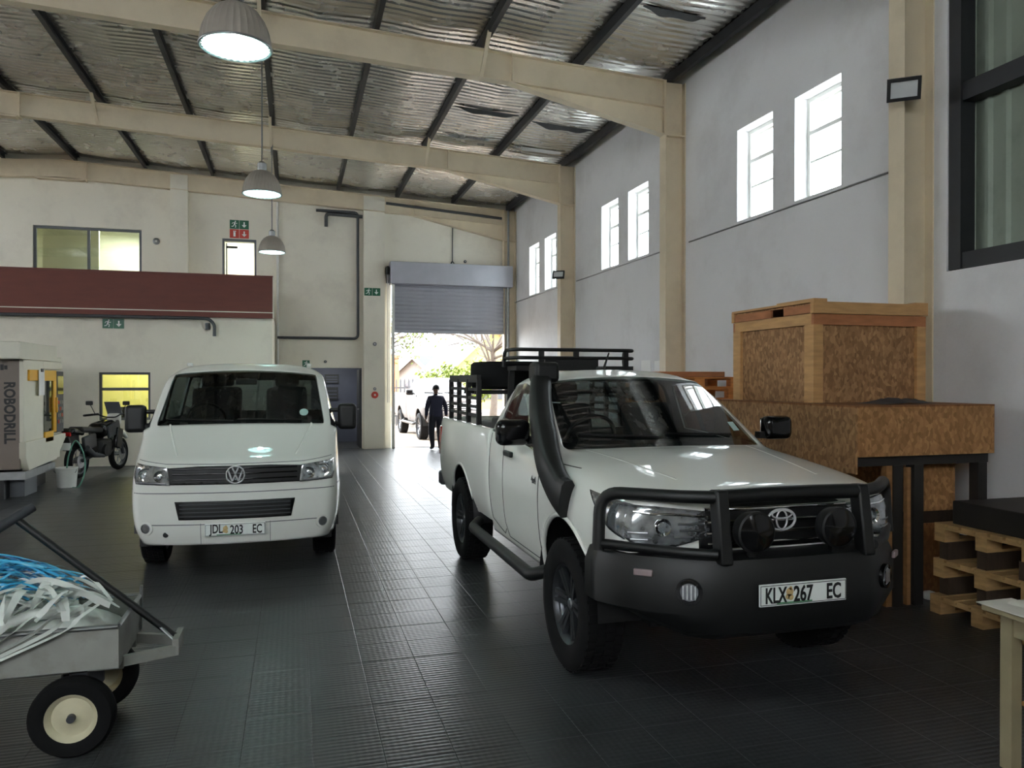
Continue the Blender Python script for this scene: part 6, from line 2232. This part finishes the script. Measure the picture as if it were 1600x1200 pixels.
for s in (-1, 1):
    P(MB().tube([(s * .30, 1.075, 1.118), (s * .42, 1.02, 1.10)], .02, 8), 'grip', MT['rubber'], smooth=60)
    P(MB().tube(bend([(s * .44, 1.02, 1.10), (s * .46, 1.14, 1.10), (s * .26, 1.22, 1.12)], .06), .022, 8), 'hand_guard', MT['black_plastic'], smooth=60)
    P(MB().tube([(s * .27, 1.10, 1.13), (s * .34, 1.07, 1.30)], .007, 6), 'mirror_stem', MT['black_steel'])
    P(MB().cbox((s * .36, 1.06, 1.34), (.14, .03, .08)), 'mirror', MT['black_plastic'], bevel=.015)
P(MB().cbox((0, 1.30, 1.02), (.24, .16, .22)), 'headlight', MT['frame_white'], bevel=.05, seg=4)
P(MB().cbox((0, 1.27, 1.24), (.30, .02, .28), Matrix.Rotation(rad(28), 3, 'X')), 'windscreen', MT['grey_paint'], bevel=.008)
P(MB().tube([(0, 1.80 - .02, .62), (0, 1.62, .72), (0, 1.42, .74), (0, 1.22, .66)], [.03, .06, .06, .03], 10), 'front_mudguard', MT['frame_white'], smooth=60)
P(MB().tube([(-.12, .45, .38), (-.28, .38, .02)], .013, 6), 'side_stand', MT['black_steel'], smooth=60)

# ------------------------------------------------------------------ person walking out through the roller door
def person(loc, rotz, label):
    T = thing('person', label, 'person', loc, rotz)
    # local: faces +y (away), height about 1.66
    J = {
        'pel': ((0, 0, .88), .155), 'wst': ((0, .0, 1.02), .16), 'chest': ((0, .01, 1.22), .20), 'neckb': ((0, .0, 1.37), .10), 'neck': ((0, .01, 1.44), .05), 'head0': ((0, .02, 1.50), .068), 'head1': ((0, .025, 1.585), .082), 'head2': ((0, .02, 1.635), .05),
        'shl': ((-.175, .0, 1.32), .078), 'ell': ((-.245, -.02, 1.10), .062), 'wrl': ((-.245, .05, .87), .042),
        'shr': ((.175, .0, 1.32), .078), 'elr': ((.255, -.03, 1.10), .062), 'wrr': ((.285, .02, .86), .042),
        'hpl': ((-.095, 0, .84), .115), 'knl': ((-.105, .05, .46), .085), 'anl': ((-.105, -.06, .09), .060), 'tol': ((-.12, .07, .04), .038),
        'hpr': ((.095, 0, .84), .115), 'knr': ((.11, .03, .46), .085), 'anr': ((.125, .02, .09), .060), 'tor': ((.14, .15, .04), .038),
    }
    E = [('pel', 'wst'), ('wst', 'chest'), ('chest', 'neckb'), ('neckb', 'neck'), ('neck', 'head0'), ('head0', 'head1'), ('head1', 'head2'), ('chest', 'shl'), ('shl', 'ell'), ('ell', 'wrl'), ('chest', 'shr'), ('shr', 'elr'), ('elr', 'wrr'), ('pel', 'hpl'), ('hpl', 'knl'), ('knl', 'anl'), ('anl', 'tol'), ('pel', 'hpr'), ('hpr', 'knr'), ('knr', 'anr'), ('anr', 'tor')]
    # hands: palm and five fingers continue from the wrists
    for sd, s in (('l', -1), ('r', 1)):
        w0 = Vector(J['wr' + sd][0])
        J['pm' + sd] = (tuple(w0 + Vector((s * .008, .012, -.075))), .026)
        E.append(('wr' + sd, 'pm' + sd))
        for q, (dx, dy, L) in enumerate(((0, .026, .075), (0, .009, .085), (0, -.008, .078), (0, -.024, .06))):
            b = w0 + Vector((s * .008, .012 + dy, -.095))
            J['f%d%s' % (q, sd)] = (tuple(b), .0095)
            J['g%d%s' % (q, sd)] = (tuple(b + Vector((-s * .006, .004, -L * .55))), .0088)
            J['h%d%s' % (q, sd)] = (tuple(b + Vector((-s * .024, .006, -L))), .0075)
            E += [('pm' + sd, 'f%d%s' % (q, sd)), ('f%d%s' % (q, sd), 'g%d%s' % (q, sd)), ('g%d%s' % (q, sd), 'h%d%s' % (q, sd))]
        b = w0 + Vector((-s * .004, .045, -.06))
        J['t0' + sd] = (tuple(b), .011)
        J['t1' + sd] = (tuple(b + Vector((-s * .010, .018, -.045))), .009)
        E += [('pm' + sd, 't0' + sd), ('t0' + sd, 't1' + sd)]
    names = list(J)
    me = bpy.data.meshes.new('body')
    me.from_pydata([J[n][0] for n in names], [(names.index(a), names.index(b)) for a, b in E], [])
    o = bpy.data.objects.new('body', me)
    col.objects.link(o)
    bpy.context.view_layer.objects.active = o
    md = o.modifiers.new('skin', 'SKIN')
    md.use_smooth_shade = True
    for i, n in enumerate(names):
        r = J[n][1]
        sv = me.skin_vertices[0].data[i]
        sv.radius = (r, r * (.72 if n in ('pel', 'wst', 'chest') else 1.0))
        sv.use_root = (n == 'pel')
    s2 = o.modifiers.new('sub', 'SUBSURF'); s2.levels = 2; s2.render_levels = 2
    dg = bpy.context.evaluated_depsgraph_get()
    fm = bpy.data.meshes.new_from_object(o.evaluated_get(dg))
    bpy.data.objects.remove(o)
    fm.materials.clear()
    for mt in ('skin', 'navy', 'navy2', 'hair', 'black_plastic'): fm.materials.append(MT[mt])
    for p in fm.polygons:
        z = p.center.z; ax = abs(p.center.x)
        if z > 1.435: k = 0
        elif z > .88 and not (ax > .2 and z < .885): k = 1
        elif ax > .21: k = 0
        elif z > .10: k = 2
        else: k = 4
        p.material_index = k
    fm.shade_smooth()
    b = link('body', fm, T)
    # hair cap, ears and a face
    m = MB(); vs = []; n1, n2 = 12, 20
    for i in range(n1 + 1):
        th = PI * .56 * i / n1
        for j in range(n2):
            a = 2 * PI * j / n2
            vs.append((.088 * math.sin(th) * math.cos(a), .005 + .098 * math.sin(th) * math.sin(a) - .012, 1.575 + .095 * math.cos(th)))
    m.add(vs, [(i * n2 + j, i * n2 + (j + 1) % n2, (i + 1) * n2 + (j + 1) % n2, (i + 1) * n2 + j) for i in range(n1) for j in range(n2)])
    m.build('hair', MT['hair'], T, smooth=80)
    for s in (-1, 1):
        MB().lathe([(0, -.012), (.018, -.006), (.024, .0), (.018, .008), (0, .012)], 12, (s * .086, .02, 1.545), 'x').build('ear', MT['skin'], b, smooth=80)
        MB().lathe([(0, -.01), (.009, -.004), (.009, .004), (0, .01)], 10, (s * .03, .098, 1.565), 'y').build('eye', MT['sign_white'], b, smooth=80)
    MB().add([(-.014, .10, 1.53), (.014, .10, 1.53), (0, .128, 1.533), (0, .10, 1.575)], [(0, 1, 2), (0, 2, 3), (1, 3, 2), (0, 3, 1)]).build('nose', MT['skin'], b)
    MB().cbox((0, .095, 1.508), (.045, .012, .01)).build('mouth', MT['skin'], b, bevel=.003)
    # jacket hem
    m = MB()
    q = [(.175 * math.cos(2 * PI * k / 28), .125 * math.sin(2 * PI * k / 28), .86) for k in range(28)]
    q2 = [(.182 * math.cos(2 * PI * k / 28), .132 * math.sin(2 * PI * k / 28), .93) for k in range(28)]
    q3 = [(.165 * math.cos(2 * PI * k / 28), .120 * math.sin(2 * PI * k / 28), 1.05) for k in range(28)]
    m.add(q + q2 + q3, [(k, (k + 1) % 28, 28 + (k + 1) % 28, 28 + k) for k in range(28)] + [(28 + k, 28 + (k + 1) % 28, 56 + (k + 1) % 28, 56 + k) for k in range(28)])
    m.build('jacket_hem', MT['navy'], T, smooth=80)
    return T


person((3.50, 19.45, 0), rad(8), 'person in dark navy jacket and trousers walking out at the roller door')
